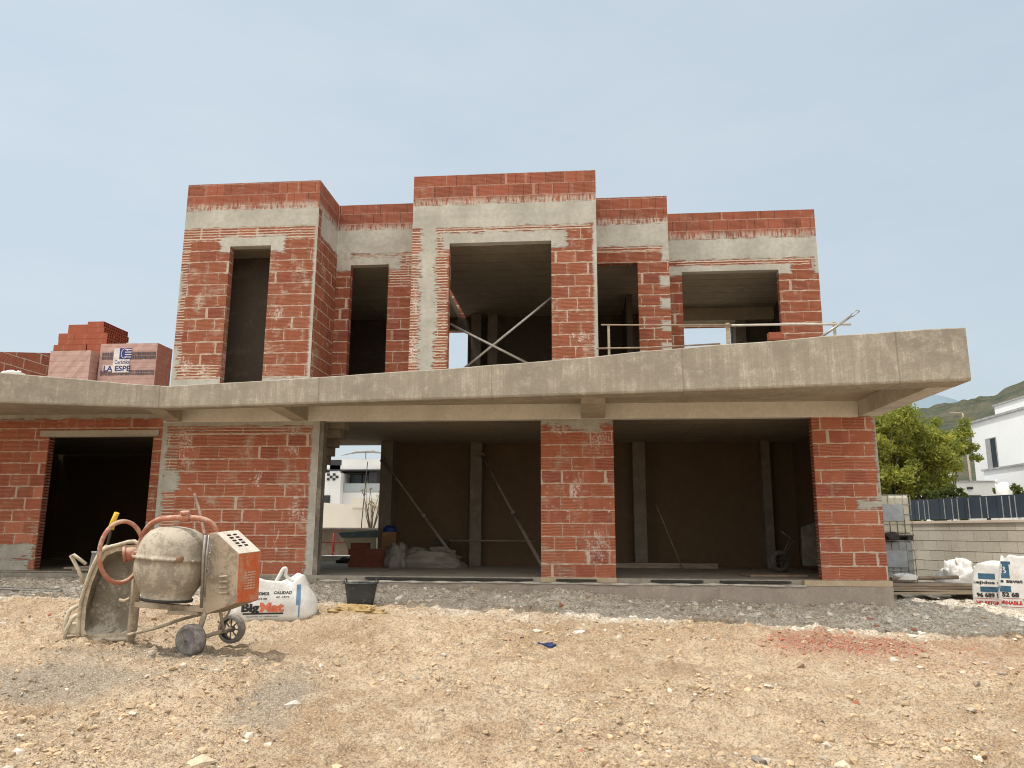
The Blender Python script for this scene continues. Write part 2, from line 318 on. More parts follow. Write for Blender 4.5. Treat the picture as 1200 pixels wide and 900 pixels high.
def wall(name, mat, parent, axis, a0, a1, t0, t1, z0, z1, openings=(), top=None, label=None):
    """wall in the xz plane (axis 'x') or yz plane (axis 'y') with rectangular openings; skin only where it is open"""
    As = sorted({a0, a1, *[o[0] for o in openings], *[o[1] for o in openings]}); As = [a for a in As if a0 <= a <= a1]
    Zs = sorted({z0, z1, *[o[2] for o in openings], *[o[3] for o in openings]}); Zs = [z for z in Zs if z0 <= z <= z1]
    mb = MB(); q = (lambda a, t, z: (a, t, z)) if axis == 'x' else (lambda a, t, z: (t, a, z))
    def full(i, k):
        if i < 0 or k < 0 or i >= len(As)-1 or k >= len(Zs)-1: return False
        a = (As[i]+As[i+1])/2; z = (Zs[k]+Zs[k+1])/2
        return not any(o[0] < a < o[1] and o[2] < z < o[3] for o in openings)
    for i in range(len(As)-1):
        for k in range(len(Zs)-1):
            if not full(i, k): continue
            x0, x1, y0, y1 = As[i], As[i+1], Zs[k], Zs[k+1]
            mb.face([q(x0, t0, y0), q(x1, t0, y0), q(x1, t0, y1), q(x0, t0, y1)]); mb.face([q(x1, t1, y0), q(x0, t1, y0), q(x0, t1, y1), q(x1, t1, y1)])
            if not full(i-1, k): mb.face([q(x0, t1, y0), q(x0, t0, y0), q(x0, t0, y1), q(x0, t1, y1)])
            if not full(i+1, k): mb.face([q(x1, t0, y0), q(x1, t1, y0), q(x1, t1, y1), q(x1, t0, y1)])
            if not full(i, k-1): mb.face([q(x0, t1, y0), q(x1, t1, y0), q(x1, t0, y0), q(x0, t0, y0)])
            if not full(i, k+1): mb.face([q(x0, t0, y1), q(x1, t0, y1), q(x1, t1, y1), q(x0, t1, y1)])
    o = mb.build(name, mat, parent, merge=True)
    if label: o['label'] = label
    return o

# ------------------------------------------------------------------ ground
def ground_base(x, y):
    x = np.asarray(x, float); y = np.asarray(y, float)
    z = np.interp(y, [-400, -14, -8, -4, -2.5, 0, 2.5, 12, 60, 800], [-1.4, -.87, -.77, -.56, -.41, -.28, -.36, -.5, -.9, -1.5])
    k = np.interp(y, [-12, -6, 0, 6], [.3, .8, 1, .6])
    z = z-.021*np.clip(x, -8, 8)*k
    z = z+.035*np.sin((x*.45+y)*2.6+.5*np.sin(x))*np.clip((-2.8-y)/2, 0, 1)+.10*np.exp(-((x+.35)/.55)**2-((y+.62)/.3)**2)+.05*np.exp(-((x-2.2)/.9)**2-((y+1.0)/.35)**2)+.07*np.exp(-((y+.35)/.4)**2)*np.clip((1.5-x)/2, 0, 1)*(x > -4.4)+.08*np.exp(-((x+7.6)/1.3)**2-((y+.8)/.5)**2)
    inside = (x > -14) & (x < 4.3) & (y > .1) & (y < 7)
    return np.where(inside, np.minimum(z, -.3), z)
def rubz(x, y):   # 1 in the grey rubble strip beneath the terrace
    x = np.asarray(x, float); e = np.interp(x, [-12, -6, -4.5, -1, 1.5, 4.5, 9, 14], [-1.75, -1.75, -1.6, -1.8, -2.15, -2.3, -1.2, -.2])
    return np.clip((y-e+fbm(x*1.3, y*1.3, 5)*1.9)/.8+.5, 0, 1)
def ground_z(x, y):
    x = np.asarray(x, float); y = np.asarray(y, float); r = rubz(x, y)
    near = np.clip(1.6-np.hypot(x, y+5)/25, 0, 1)
    f = fbm(x*.8, y*.8, 1)*.10+fbm(x*3.1, y*3.1, 21)*.055+fbm(x*11, y*11, 31)*.055*(1+.7*r)+fbm(x*29, y*29, 41)*.034
    clod = np.clip(fbm(x*6.3, y*6.3, 61)-.02, 0, 1)*.17+np.clip(fbm(x*17, y*17, 66)-.03, 0, 1)*.12
    return ground_base(x, y)+(f+clod)*near
def hit(px, py):
    d = ray(px, py); t = 3.0
    while t < 200:
        p = CAM+d*t
        if p[2] < ground_base(p[0], p[1]): return p, t
        t += .01
    return p, t
def gz(x, y): return float(ground_z(x, y))

def spaced(core0, core1, step, far, grow):
    a = list(np.arange(core0, core1+1e-6, step)); s = step; x = a[-1]
    while x < far: s *= grow; x += s; a.append(x)
    s = step; x = a[0]; b = []
    while x > -far: s *= grow; x -= s; b.append(x)
    return np.array(b[::-1]+a)
xs = spaced(-7.5, 7.5, .03, 900, 1.09)
ya = []; y = -8.6
while y < .3: ya.append(y); y += .016+.0022*(y+8.6)
y1 = ya[-1]; s = .04
while y1 < 900: s *= 1.13; y1 += s; ya.append(y1)
y1 = ya[0]; s = .02; yb = []
while y1 > -900: s *= 1.25; y1 -= s; yb.append(y1)
ys = np.array(yb[::-1]+ya)
GX, GY = np.meshgrid(xs, ys); GZ = ground_z(GX, GY)
nx, ny = len(xs), len(ys)
me = bpy.data.meshes.new('ground'); V = np.stack([GX, GY, GZ], -1).reshape(-1, 3)
ii = (np.arange(ny-1)[:, None]*nx+np.arange(nx-1)[None, :]).ravel()
fc = np.stack([ii, ii+1, ii+nx+1, ii+nx], 1)
me.vertices.add(len(V)); me.vertices.foreach_set('co', V.ravel()); me.loops.add(fc.size); me.loops.foreach_set('vertex_index', fc.ravel())
me.polygons.add(len(fc)); me.polygons.foreach_set('loop_start', np.arange(len(fc))*4); me.update(calc_edges=True)
me.polygons.foreach_set('use_smooth', np.ones(len(fc), bool))
def blob(cx, cy, rx, ry, x, y, rot=0., s=3):
    c, sn = math.cos(rot), math.sin(rot); dx, dy = x-cx, y-cy; a = (dx*c+dy*sn)/rx; b = (-dx*sn+dy*c)/ry
    return np.clip(1.6-1.3*(np.hypot(a, b)+fbm(x*1.7, y*1.7, s)*1.3), 0, 1)
def surf_masks(x, y):
    r = rubz(x, y)
    p1, _ = hit(90, 800); p2, _ = hit(330, 805); p3, _ = hit(190, 770); p4, _ = hit(985, 757)
    g = np.maximum.reduce([blob(p1[0]-.3, p1[1], 1.5, .55, x, y), blob(p2[0], p2[1], .32, .75, x, y, .15), blob(p3[0], p3[1], 1.3, .35, x, y)*.8])
    red = np.maximum(blob(p4[0], p4[1], .95, .55, x, y, 0, 9), .35*blob(p4[0]+.6, p4[1]-.3, 1.8, .8, x, y, 0, 12))
    return r, g, red
r_, g_, d_ = surf_masks(GX, GY)
ca = me.color_attributes.new('zone', 'FLOAT_COLOR', 'POINT'); ca.data.foreach_set('color', np.stack([r_, g_, d_, np.ones_like(r_)], -1).ravel())
t = NT('ground_dirt'); P = t.pos(); Zc = t.n('ShaderNodeSeparateColor'); t.t.links.new(t.attr('zone')[0], Zc.inputs[0]); Zr, Zg, Zb = Zc.outputs[:3]
a = t.noise(P, .7, 5, .6, .5); b = t.noise(P, 4, 5, .65); c = t.noise(P, 26, 5, .75); e = t.noise(P, 90, 3, .7)
dirt = t.mix(t.mr(a, .32, .68), (.40, .262, .148), (.61, .448, .295)); dirt = t.mix(t.mr(b, .4, .72, 0, .7), dirt, (.74, .61, .44)); dirt = t.mix(t.mr(b, .25, .42, .5, 0), dirt, (.38, .225, .12))
rub = t.mix(t.mr(b, .35, .65), (.72, .65, .54), (.88, .82, .71)); gry = t.mix(b, (.29, .235, .18), (.40, .34, .265))
red = t.mix(b, (.36, .12, .075), (.45, .21, .14))
col = t.mix(Zg, dirt, gry); col = t.mix(t.m('MULTIPLY', Zb, .9), col, red); col = t.mix(Zr, col, rub)
f_ = t.noise(P, 55, 4, .8); vd = t.vor(P, 34); vd2 = t.vor(P, 75)
gran = t.m('ADD', t.m('MULTIPLY', f_, .9), t.m('SUBTRACT', t.m('MULTIPLY', c, .7), t.m('ADD', t.m('MULTIPLY', vd, .45), t.m('MULTIPLY', vd2, .35))))
col = t.mix(t.mr(gran, .16, .50, .74, 0), col, (.21, .14, .085)); col = t.mix(t.mr(e, .50, .64, 0, .6), col, (.78, .68, .52)); col = t.mix(t.mr(t.noise(P, 120, 2, .8), .56, .66, 0, .6), col, (.27, .20, .14))  # first mix paints shade into the crevices between the grains
gm_ = t.fin(col, .97, t.m('ADD', t.m('MULTIPLY', gran, 1.5), t.m('MULTIPLY', e, .5)), .8, .02)
me.materials.append(gm_); g = bpy.data.objects.new('ground', me); C.objects.link(g); tag(g, 'bare sandy building plot with a pale rubble strip along the house', kind='structure')

# loose stones
def icosa():
    p = (1+5**.5)/2
    v = np.array([(-1, p, 0), (1, p, 0), (-1, -p, 0), (1, -p, 0), (0, -1, p), (0, 1, p), (0, -1, -p), (0, 1, -p), (p, 0, -1), (p, 0, 1), (-p, 0, -1), (-p, 0, 1)], float)
    f = np.array([(0, 11, 5), (0, 5, 1), (0, 1, 7), (0, 7, 10), (0, 10, 11), (1, 5, 9), (5, 11, 4), (11, 10, 2), (10, 7, 6), (7, 1, 8), (3, 9, 4), (3, 4, 2), (3, 2, 6), (3, 6, 8), (3, 8, 9), (4, 9, 5), (2, 4, 11), (6, 2, 10), (8, 6, 7), (9, 8, 1)])
    return v/np.linalg.norm(v[0]), f
IV, IF = icosa()
def stone_mat(name):
    t = NT(name); k = t.attr('Col')[0]; P = t.pos(); n = t.noise(P, 60, 3, .7); c = t.mix(t.mr(n, .3, .7, .35, 0), k, (.20, .15, .11)); return t.fin(c, .95, n, .4, .004)
SM = stone_mat('stone')
def stones(name, x, y, r, cols, flat=.62, sink=.5):
    n = len(x); kinds = []
    for _ in range(10):
        q = IV*(1+rng.uniform(-.35, .3, (12, 1)))+rng.normal(0, .1, (12, 3)); kinds.append(q)
    K = np.array(kinds)[rng.integers(0, 10, n)]                      # n,12,3
    sc3 = np.stack([r*rng.uniform(.8, 1.5, n), r*rng.uniform(.7, 1.2, n), r*rng.uniform(.45, .9, n)*flat/.62], 1); K = K*sc3[:, None, :]
    a = rng.uniform(0, 2*math.pi, n); ca_, sa = np.cos(a)[:, None], np.sin(a)[:, None]; tl = rng.normal(0, .35, n); ct, st_ = np.cos(tl)[:, None], np.sin(tl)[:, None]
    X, Y, Z = K[..., 0], K[..., 1], K[..., 2]; Y, Z = Y*ct-Z*st_, Y*st_+Z*ct; X, Y = X*ca_-Y*sa, X*sa+Y*ca_
    z = ground_z(x, y)
    W = np.stack([X+x[:, None], Y+y[:, None], Z+(z+r*(.5-sink)*.8)[:, None]], -1).reshape(-1, 3)
    Fc = (IF[None]+12*np.arange(n)[:, None, None]).reshape(-1, 3)
    me = bpy.data.meshes.new(name); me.vertices.add(len(W)); me.vertices.foreach_set('co', W.ravel()); me.loops.add(Fc.size); me.loops.foreach_set('vertex_index', Fc.ravel())
    me.polygons.add(len(Fc)); me.polygons.foreach_set('loop_start', np.arange(len(Fc))*3); me.update(calc_edges=True); me.polygons.foreach_set('use_smooth', np.zeros(len(Fc), bool))
    ca2 = me.color_attributes.new('Col', 'FLOAT_COLOR', 'POINT'); cc = np.repeat(np.concatenate([cols, np.ones((n, 1))], 1), 12, 0); ca2.data.foreach_set('color', cc.ravel())
    me.materials.append(SM); o = bpy.data.objects.new(name, me); C.objects.link(o); return o
def scatter(n):
    d = 3.6+(14-3.6)*rng.random(n)**1.15; th = rng.uniform(-.78, .78, n)
    fx, fy = FX[0]/math.hypot(FX[0], FX[1]), FX[1]/math.hypot(FX[0], FX[1]); rx, ry = fy, -fx
    x = CAM[0]+d*fx+d*th*rx; y = CAM[1]+d*fy+d*th*ry
    keep = ~((x > -14) & (x < 4.34) & (y > -.1)) & (y < 4.5); return x[keep], y[keep]
x, y = scatter(230000); rr, gg, dd = surf_masks(x, y)
cl = np.clip(fbm(x*1.0, y*1.0, 77, 4)*3.4+.45, 0.05, 1)*np.clip(fbm(x*5, y*5, 79, 3)*3+.7, .15, 1); keep = rng.random(len(x)) < cl*(1-.75*rr)
x, y, rr, gg, dd = x[keep], y[keep], rr[keep], gg[keep], dd[keep]; n = len(x)
rad = np.clip(.0036*np.exp(rng.exponential(.46, n)), .003, .034)
tan = np.array([.56, .42, .265])*rng.uniform(.75, 1.2, (n, 1)); pale = np.array([.68, .61, .50])*rng.uniform(.8, 1.1, (n, 1)); gr = np.array([.40, .345, .275])*rng.uniform(.65, 1.2, (n, 1)); rd = np.array([.40, .15, .09])*rng.uniform(.7, 1.2, (n, 1))
u = rng.random(n)[:, None]; cols = np.where(u < .80, tan, np.where(u < .90, pale, np.where(u < .99, gr, rd))); cols = np.where((rng.random(n) < gg*.6)[:, None], gr, cols)
tag(stones('gravel', x, y, rad, cols), 'loose tan gravel and small stones strewn over the bare dirt', 'gravel', kind='stuff')
x, y = scatter(60000); rr, gg, dd = surf_masks(x, y); keep = rng.random(len(x)) < rr*np.clip(fbm(x*1.6, y*1.6, 87)*2.2+.62, .08, 1)*.9
x, y = x[keep], y[keep]; n = len(x); rad = np.clip(.0075*np.exp(rng.exponential(.55, n)), .005, .06)
cols = np.where(rng.random(n)[:, None] < .55, np.array([.84, .78, .67])*rng.uniform(.85, 1.1, (n, 1)), np.array([.62, .54, .43])*rng.uniform(.65, 1.1, (n, 1)))
cols = np.where(rng.random(n)[:, None] < .03, np.array([.42, .17, .11]), cols)
tag(stones('rubble', x, y, rad, cols, .45), 'pale broken plaster and mortar rubble in the strip below the terrace', 'rubble', kind='stuff')
p4, _ = hit(985, 757); n = 1500; x = p4[0]+rng.normal(0, .55, n); y = p4[1]+rng.normal(0, .24, n); rad = np.clip(.0045*np.exp(rng.exponential(.5, n)), .003, .022)
tag(stones('brick_shards', x, y, rad, np.array([.50, .18, .11])*rng.uniform(.6, 1.3, (n, 1)), .4), 'patch of crushed red brick shards on the dirt', 'brick rubble', kind='stuff')
for i, (px, py, r, cc) in enumerate([(630, 738, .055, (.66, .62, .55)), (520, 769, .035, (.6, .57, .5)), (491, 799, .05, (.33, .31, .29)), (1084, 775, .06, (.42, .33, .23)), (938, 782, .05, (.35, .25, .17)), (436, 790, .05, (.38, .30, .22)),
        (345, 829, .06, (.62, .58, .5)), (1047, 774, .06, (.58, .55, .48)), (888, 893, .05, (.25, .23, .21)), (985, 896, .06, (.66, .57, .42)), (720, 727, .06, (.6, .57, .5)), (1150, 706, .05, (.5, .44, .36)), (230, 898, .07, (.62, .5, .36)), (1178, 785, .05, (.5, .45, .36))]):
    p, _ = hit(px, py); o = stones('stone', np.array([p[0]]), np.array([p[1]]), np.array([r]), np.array([cc]), .5)
    me = o.data; o.location = (p[0], p[1], 0)
    for v_ in me.vertices: v_.co.x -= p[0]; v_.co.y -= p[1]
    tag(o, 'fist sized broken stone lying loose on the bare dirt', 'stone', 'larger stones on the plot')

# ------------------------------------------------------------------ the unfinished house
H = thing('unfinished_house', (0, 0, 0), 'two-storey house shell of red hollow brick and raw concrete with a wide cantilevered terrace', 'house')
CON = concrete_mat('raw_concrete'); FAS = concrete_mat('fascia_concrete', (.48, .43, .345), (.26, .23, .185), 1.3, 2.45, (.72, .66, .55))
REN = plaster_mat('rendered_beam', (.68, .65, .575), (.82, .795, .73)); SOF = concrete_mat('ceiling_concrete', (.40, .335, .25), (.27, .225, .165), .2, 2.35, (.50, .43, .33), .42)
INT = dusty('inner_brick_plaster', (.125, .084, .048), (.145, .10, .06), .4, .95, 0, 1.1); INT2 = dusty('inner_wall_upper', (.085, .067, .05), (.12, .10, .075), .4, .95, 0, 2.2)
FLO = concrete_mat('floor_screed', (.40, .37, .31), (.28, .25, .20), .1, 0, (.50, .46, .39)); PLI = concrete_mat('plinth_concrete', (.45, .38, .325), (.33, .28, .235), .7, 0, (.54, .48, .42))
LIN = plaster_mat('lintel_concrete', (.40, .37, .31), (.50, .46, .39))
# lower storey
bm_l = brick_mat('brick_lower_left', blots=[(-6.4, 2.12, .14, .30), (-6.33, 1.75, .10, .12), (-4.62, 2.25, .13, .10), (-4.60, 1.93, .12, .08), (-4.5, 1.0, .12, .25)], lines=[(-6.72, -6.5, 0, 2.4), (-6.7, -4.3, 2.18, 2.36)], zones=[(-6.9, -6.70, -.2, 2.5, .08), (-6.75, -6.45, 1.3, 1.62, .10), (-4.30, -4.0, -.1, 2.5, .05), (-6.8, -4.1, 2.33, 2.5, .08)], smear=.45, whites=1.25, v0=0, grooves=1.15)
wall('wall', bm_l, H, 'x', -6.8, -4.17, 0, .15, -.02, 2.4)
mb = MB(); mb.box(-4.165, -4.10, .0, .17, -.02, 2.4); mb.build('door_jamb', concrete_mat('jamb_concrete', (.22, .2, .17), (.15, .135, .11)), H)
bm_c = brick_mat('brick_pier_middle', blots=[(.25, 2.12, .17, .22), (-.35, 2.25, .14, .10), (.2, .45, .2, .22), (-.1, 1.3, .12, .2)], lines=[(-.3, .2, 2.2, 2.4)], zones=[(-.64, .50, 2.30, 2.5, .12), (-.2, .3, 2.2, 2.45, .12)], smear=.7, whites=1.1, u0=.11)
wall('wall', bm_c, H, 'x', -.63, .49, 0, .33, .004, 2.4)
bm_r = brick_mat('brick_pier_right', [(4.36, 4.5, 1.2, 2.5, .06), (4.05, 4.42, 1.04, 1.16, .10)], smear=-.1, whites=-1, u0=.2)
wall('wall', bm_r, H, 'x', 3.47, 4.4, 0, .15, .004, 2.4)
mb = MB()
for k in range(46): mb.box(3.458, 3.4695, .02+.0, .13, .02+k*.052, .052+k*.052-.012)
mb.build('brick_ends', dusty('brick_end_cores', (.13, .05, .035), (.2, .12, .08), .3, .95), H)
bm_g = brick_mat('brick_garage', [(-14, -7, 2.56, 2.9, .10), (-14, -9.3, -.1, .18, .15), (-14, -9.25, .18, .42, .12)], smear=.35, whites=.1, u0=.05)
wall('wall', bm_g, H, 'x', -13, -6.81, .6, .75, .0, 2.8, [(-9.2, -7.3, -1, 2.26)])
mb = MB()
for k in range(43): mb.box(-9.2+.002, -9.188, .62, .74, .02+k*.052, .052+k*.052-.012)
mb.build('brick_ends', dusty('brick_end_cores2', (.10, .045, .03), (.2, .12, .08), .3, .95), H)
mb = MB(); mb.box(-9.36, -7.2, .575, .72, 2.262, 2.36); mb.box(-9.35, -7.21, .585, .7, 2.25, 2.2615); mb.build('lintel', LIN, H, bevel=.006)
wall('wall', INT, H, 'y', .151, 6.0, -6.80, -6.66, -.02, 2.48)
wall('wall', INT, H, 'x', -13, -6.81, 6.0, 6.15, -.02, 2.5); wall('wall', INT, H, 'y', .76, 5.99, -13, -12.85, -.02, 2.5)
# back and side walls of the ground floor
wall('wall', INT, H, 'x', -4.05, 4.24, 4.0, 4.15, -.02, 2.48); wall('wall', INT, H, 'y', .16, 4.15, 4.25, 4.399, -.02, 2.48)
mb = MB()
for x0, x1, y0 in ((-4.07, -3.82, 3.42), (-2.27, -2.03, 3.70), (1.02, 1.27, 3.72), (3.55, 3.72, 3.72)):
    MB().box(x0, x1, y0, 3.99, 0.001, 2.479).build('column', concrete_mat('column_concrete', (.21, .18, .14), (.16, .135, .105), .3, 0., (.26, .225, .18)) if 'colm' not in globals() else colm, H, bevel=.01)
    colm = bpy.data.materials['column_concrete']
# the floor slab and ceilings
mb = MB(); mb.box(-6.64, 4.24, -.02, 5.2, -.07, .0); mb.build('floor_slab', FLO, H)
mb = MB(); mb.box(-13, -6.82, .45, 5.98, -.09, -.003); mb.build('garage_floor', FLO, H)
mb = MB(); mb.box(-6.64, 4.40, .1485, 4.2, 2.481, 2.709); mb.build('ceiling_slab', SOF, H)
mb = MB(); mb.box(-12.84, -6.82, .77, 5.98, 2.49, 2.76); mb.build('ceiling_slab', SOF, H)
mb = MB(); mb.box(-6.8, 4.165, -.012, .148, 2.401, 2.86); mb.build('beam', REN, H, bevel=.006)
# plinth, sill board and membrane along the front
mb = MB(); mb.box(-4.05, 4.37, -.12, -.021, -.75, -.072); mb.box(3.40, 4.41, -.121, .3, -.76, -.078); mb.build('plinth', PLI, H)
MOB = dusty('mortar_bed', (.50, .40, .27), (.56, .48, .38), .4, .9)
MB().box(3.18, 4.405, -.135, .14, -.077, .002).build('mortar_bed', MOB, H, bevel=.005); MB().box(-.64, .5, -.04, .14, -.068, .003).build('mortar_bed', MOB, H, bevel=.005)
mb = MB(); pts = [(x, -.135-.012*math.sin(x*5), -.075+.02*fbm(np.array([x*2.]), np.array([0.]), 3)[0]) for x in np.arange(-4.0, 3.2, .12)]
mb.tube(pts, [.015+.008*math.sin(i*1.7) for i in range(len(pts))], 7); mb.build('foam_strip', plain('foam_strip', (.52, .49, .43), .9), H)
MEM = plain('bitumen_membrane', (.05, .047, .042), .7)
for a, b in ((-3.3, -.75), (-.4, .2), (1.0, 1.75), (2.0, 3.0)): MB().box(a, b, -.13, -.0205, -.045, -.018).build('membrane', MEM, H, bevel=.004)
mb = MB(); mb.box(-13, -6.82, .18, .598, -.5, -.02); mb.box(-6.83, -4.06, -.1, -.003, -.5, -.04); mb.build('footing', concrete_mat('footing_concrete', (.36, .33, .27), (.25, .23, .19), .3), H, bevel=.015)
# staircase seen through the left opening
mb = MB(); n = 7; x0, z0 = -3.82, 2.47; pr = []
for k in range(n): pr += [(x0-.23*k-.45, z0-.19*k), (x0-.23*k-.45, z0-.19*(k+1))]
y0, y1 = .95, 2.3
poly = [(-3.95, 2.478), (-4.33, 1.80), (-4.75, 1.80)]+[(-4.75-.20*k, 1.80-.17*k) for k in range(0, 0)]+[(-4.95, 2.478)]
for j in range(6):
    mb.box(-6.6, -3.90-.15*j, .42+.24*j, .42+.24*(j+1)-.001, 2.34-.125*j, 2.478)
mb.build('staircase', SOF, H)

# terrace: bowed fascia beam, ribs, deck
edge = [(-14.0, -3.75, 2.98), (-11.0, -2.9, 2.93), (-8.05, -2.03, 2.83), (-7.19, -1.78, 2.785), (-6.5, -1.56, 2.745), (-5.98, -1.43, 2.725), (-4.57, -1.56, 2.755), (-3.27, -1.74, 2.78), (-2.06, -1.90, 2.81), (-.9, -2.03, 2.85), (.21, -2.17, 2.895), (.85, -2.24, 2.945), (1.87, -2.39, 2.98), (3.04, -2.56, 3.02), (4.10, -2.73, 3.04), (4.47, -2.79, 3.035)]
def ew(x): return float(np.interp(x, [-14, -6, -3, .8, 4.1, 4.5], [.24, .2, .2, .33, .42, .42]))
mb = MB(); R = []
fine = []
for (xa, ya_, za), (xb, yb_, zb) in zip(edge[:-1], edge[1:]):
    k = max(1, int((xb-xa)/.12))
    for i in range(k):
        f = i/k; fine.append((xa+(xb-xa)*f, ya_+(yb_-ya_)*f, za+(zb-za)*f))
fine.append(edge[-1])
for i, (x, y, z) in enumerate(fine):
    wv = float(fbm(np.array([x*1.7]), np.array([1.]), 51)[0])*.016; w2 = float(fbm(np.array([x*4.]), np.array([5.]), 52)[0])*.012; wd = ew(x)
    R.append([(x, y+.004, 2.412+w2), (x, y-.004+w2*.5, 2.43+w2), (x, y, z-.012+wv), (x, y+.014, z+wv), (x, y+wd, z+wv-.01), (x, y+wd+.0, 2.415), (x, y+wd-.012, 2.402), (x, y+.014, 2.402)])
mb.rings(R, sm=False); mb.build('fascia_beam', FAS, H)
def ey(x): return float(np.interp(x, [e[0] for e in edge], [e[1] for e in edge]))
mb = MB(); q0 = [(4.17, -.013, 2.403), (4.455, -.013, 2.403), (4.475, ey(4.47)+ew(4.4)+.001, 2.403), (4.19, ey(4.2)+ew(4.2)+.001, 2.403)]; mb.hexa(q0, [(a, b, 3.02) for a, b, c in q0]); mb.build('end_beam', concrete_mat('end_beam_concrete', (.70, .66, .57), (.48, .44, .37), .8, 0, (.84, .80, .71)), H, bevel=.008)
RIB = concrete_mat('rib_concrete', (.52, .46, .36), (.36, .31, .24), .6)
for xw, xe, wdt in ((-4.50, -4.38, .25), (.01, .02, .30), (-6.62, -6.22, .26)):
    q0 = [(xw-wdt/2, -.013, 2.404), (xw+wdt/2, -.013, 2.404), (xe+wdt/2, ey(xe)+ew(xe)+.001, 2.404), (xe-wdt/2, ey(xe)+ew(xe)+.001, 2.404)]
    if xw == .01: q0 = [(-.0, -.013, 2.404), (.37, -.013, 2.404), (.32, ey(.3)+ew(.3)+.001, 2.404), (.0, ey(0)+ew(0)+.001, 2.404)]
    MB().hexa(q0, [(a, b, 2.66) for a, b, c in q0]).build('rib', RIB, H, bevel=.008)
mb = MB()
for (xa, ya_, _), (xb, yb_, _) in zip(edge[:-1], edge[1:]):
    xb2, xa2 = min(xb, 4.169), min(xa, 4.169)
    if xb2 <= xa2: continue
    ca_, cb = ya_+ew(xa)-.001, yb_+ew(xb)-.001; bk = .598 if xb <= -6.81 else -.014
    if xa < -6.81 < xb: bk = -.014
    q0 = [(xa2, ca_, 2.64), (xb2, cb, 2.64), (xb2, bk, 2.64), (xa2, bk, 2.64)]; mb.hexa(q0, [(a, b, 2.71) for a, b, c in q0])
mb.build('terrace_deck', RIB, H)

# upper storey
Z1 = 2.712; ZT = 6.56; ZF = 2.86
def up(name, x0, x1, y, zones, ops, **k):
    return wall('wall', brick_mat(name, zones, **k), H, 'x', x0, x1, y, y+.15, ZF if y == 0 else Z1, ZT if 'zt' not in k else k.pop('zt'), ops)
up('brick_upper_left', -6.74, -4.385, 0, [(-7, -4.0, 5.74, 6.07, .05), (-6.08, -4.95, 5.30, 5.58, .10), (-7., -6.66, 2.8, 3.66, .10), (-4.435, -4.2, 2.8, 5.8, .03), (-7, -6.70, 4.2, 5.0, .10), (-7, -4, 2.7, 3.12, .07), (-8, -4, -.1, .3, .01)],
   [(-5.90, -5.185, ZF-1, 5.41)], lines=[(-7, -4.4, 5.50, 5.72), (-7, -5.95, 2.9, 3.35), (-6.80, -6.6, 3.3, 5.6)], para=6.07, blots=[(-6.5, 3.35, .13, .15), (-6.22, 3.3, .1, .1), (-6.45, 6.15, .14, .07), (-4.62, 6.15, .13, .07), (-5.0, 4.2, .1, .12)], smear=.5, whites=.5, v0=.06, u0=.1, grooves=.8, tone=.66)
up('brick_upper_recess_left', -4.384, -2.785, 1.05, [(-4.6, -2.6, 5.60, 6.06, .07), (-4.25, -3.2, 5.30, 5.56, .12), (-4.6, -4.10, 5.3, 5.7, .10), (-5, -2, .9, 1.4, .01)],
   [(-4.12, -3.42, ZF-1, 5.40)], lines=[(-4.5, -2.7, 5.46, 5.60), (-3.4, -2.6, 5.0, 5.5)], para=6.06, smear=.2, whites=.3, v0=.02, grooves=1., tone=.66)
up('brick_upper_middle', -2.76, .285, 0, [(-3, .5, 5.62, 6.03, .06), (-2.62, -2.33, 2.8, 5.8, .13), (-2.25, -.2, 5.24, 5.54, .10), (.225, .4, 2.8, 5.7, .04), (-3, 1, -.1, .3, .01)],
   [(-2.13, -.45, ZF-1, 5.35)], lines=[(-2.5, .2, 5.52, 5.64), (-2.36, -2.15, 3.0, 5.6), (-2.8, -2.60, 3.0, 5.6)], para=6.03, blots=[(-2.66, 3.6, .08, .35), (-2.68, 4.4, .07, .3), (.0, 3.7, .12, .12), (-.2, 3.3, .1, .1)], smear=.4, whites=.6, u0=.17, v0=.04, grooves=.8, tone=.66)
up('brick_upper_recess_right', .30, 1.565, 1.1, [(.2, 1.7, 5.62, 6.05, .07), (1.44, 1.7, 5.35, 5.75, .05)]+[(1.40, 1.6, 5.0-k*.4-.12, 5.0-k*.4+.06, .05) for k in range(6)],
   [(.22, 1.02, Z1-1, 5.33)], lines=[(.3, 1.6, 5.52, 5.64)], para=6.05, smear=.1, whites=.0, u0=.02, v0=.07, tone=.66)
up('brick_upper_right', 1.58, 4.34, 1.9, [(1.5, 4.4, 5.62, 6.04, .07), (1.55, 3.85, 5.33, 5.52, .05), (4.26, 4.4, 5.3, 5.7, .08), (1, 5, 1.7, 2.3, .01)],
   [(1.885, 3.63, Z1-1, 5.41)], lines=[(1.8, 4.2, 5.48, 5.64)], para=6.05, smear=.05, whites=.1, u0=.26, v0=.0, tone=.66)
rb = brick_mat('brick_return', tone=.7, para=6.06, zones=[(-1, 2, 5.60, 6.07, .10), (-1, .04, 2.8, 5.7, .03), (-1, 2, 2.7, 3.15, .09)], smear=.4, whites=.3, u0=.3, v0=.06)
wall('wall', rb, H, 'y', .151, 1.05, -4.534, -4.386, ZF, ZT)
rb2 = brick_mat('brick_sides', tone=.7, zones=[(-1, 9, 5.66, 6.05, .10)], smear=.3, whites=.3, u0=.1)
for x0, x1, y0, y1, zt in ((-6.739, -6.59, .151, 5.0, ZT), (-2.759, -2.61, .151, 1.2, ZT), (.136, .284, .151, 1.1, ZT), (1.415, 1.564, 1.251, 1.9, ZT), (4.19, 4.339, 2.051, 5.0, ZT)):
    wall('wall', rb2, H, 'y', y0, y1, x0, x1, Z1 if y0 > 1.1 else Z1, zt)
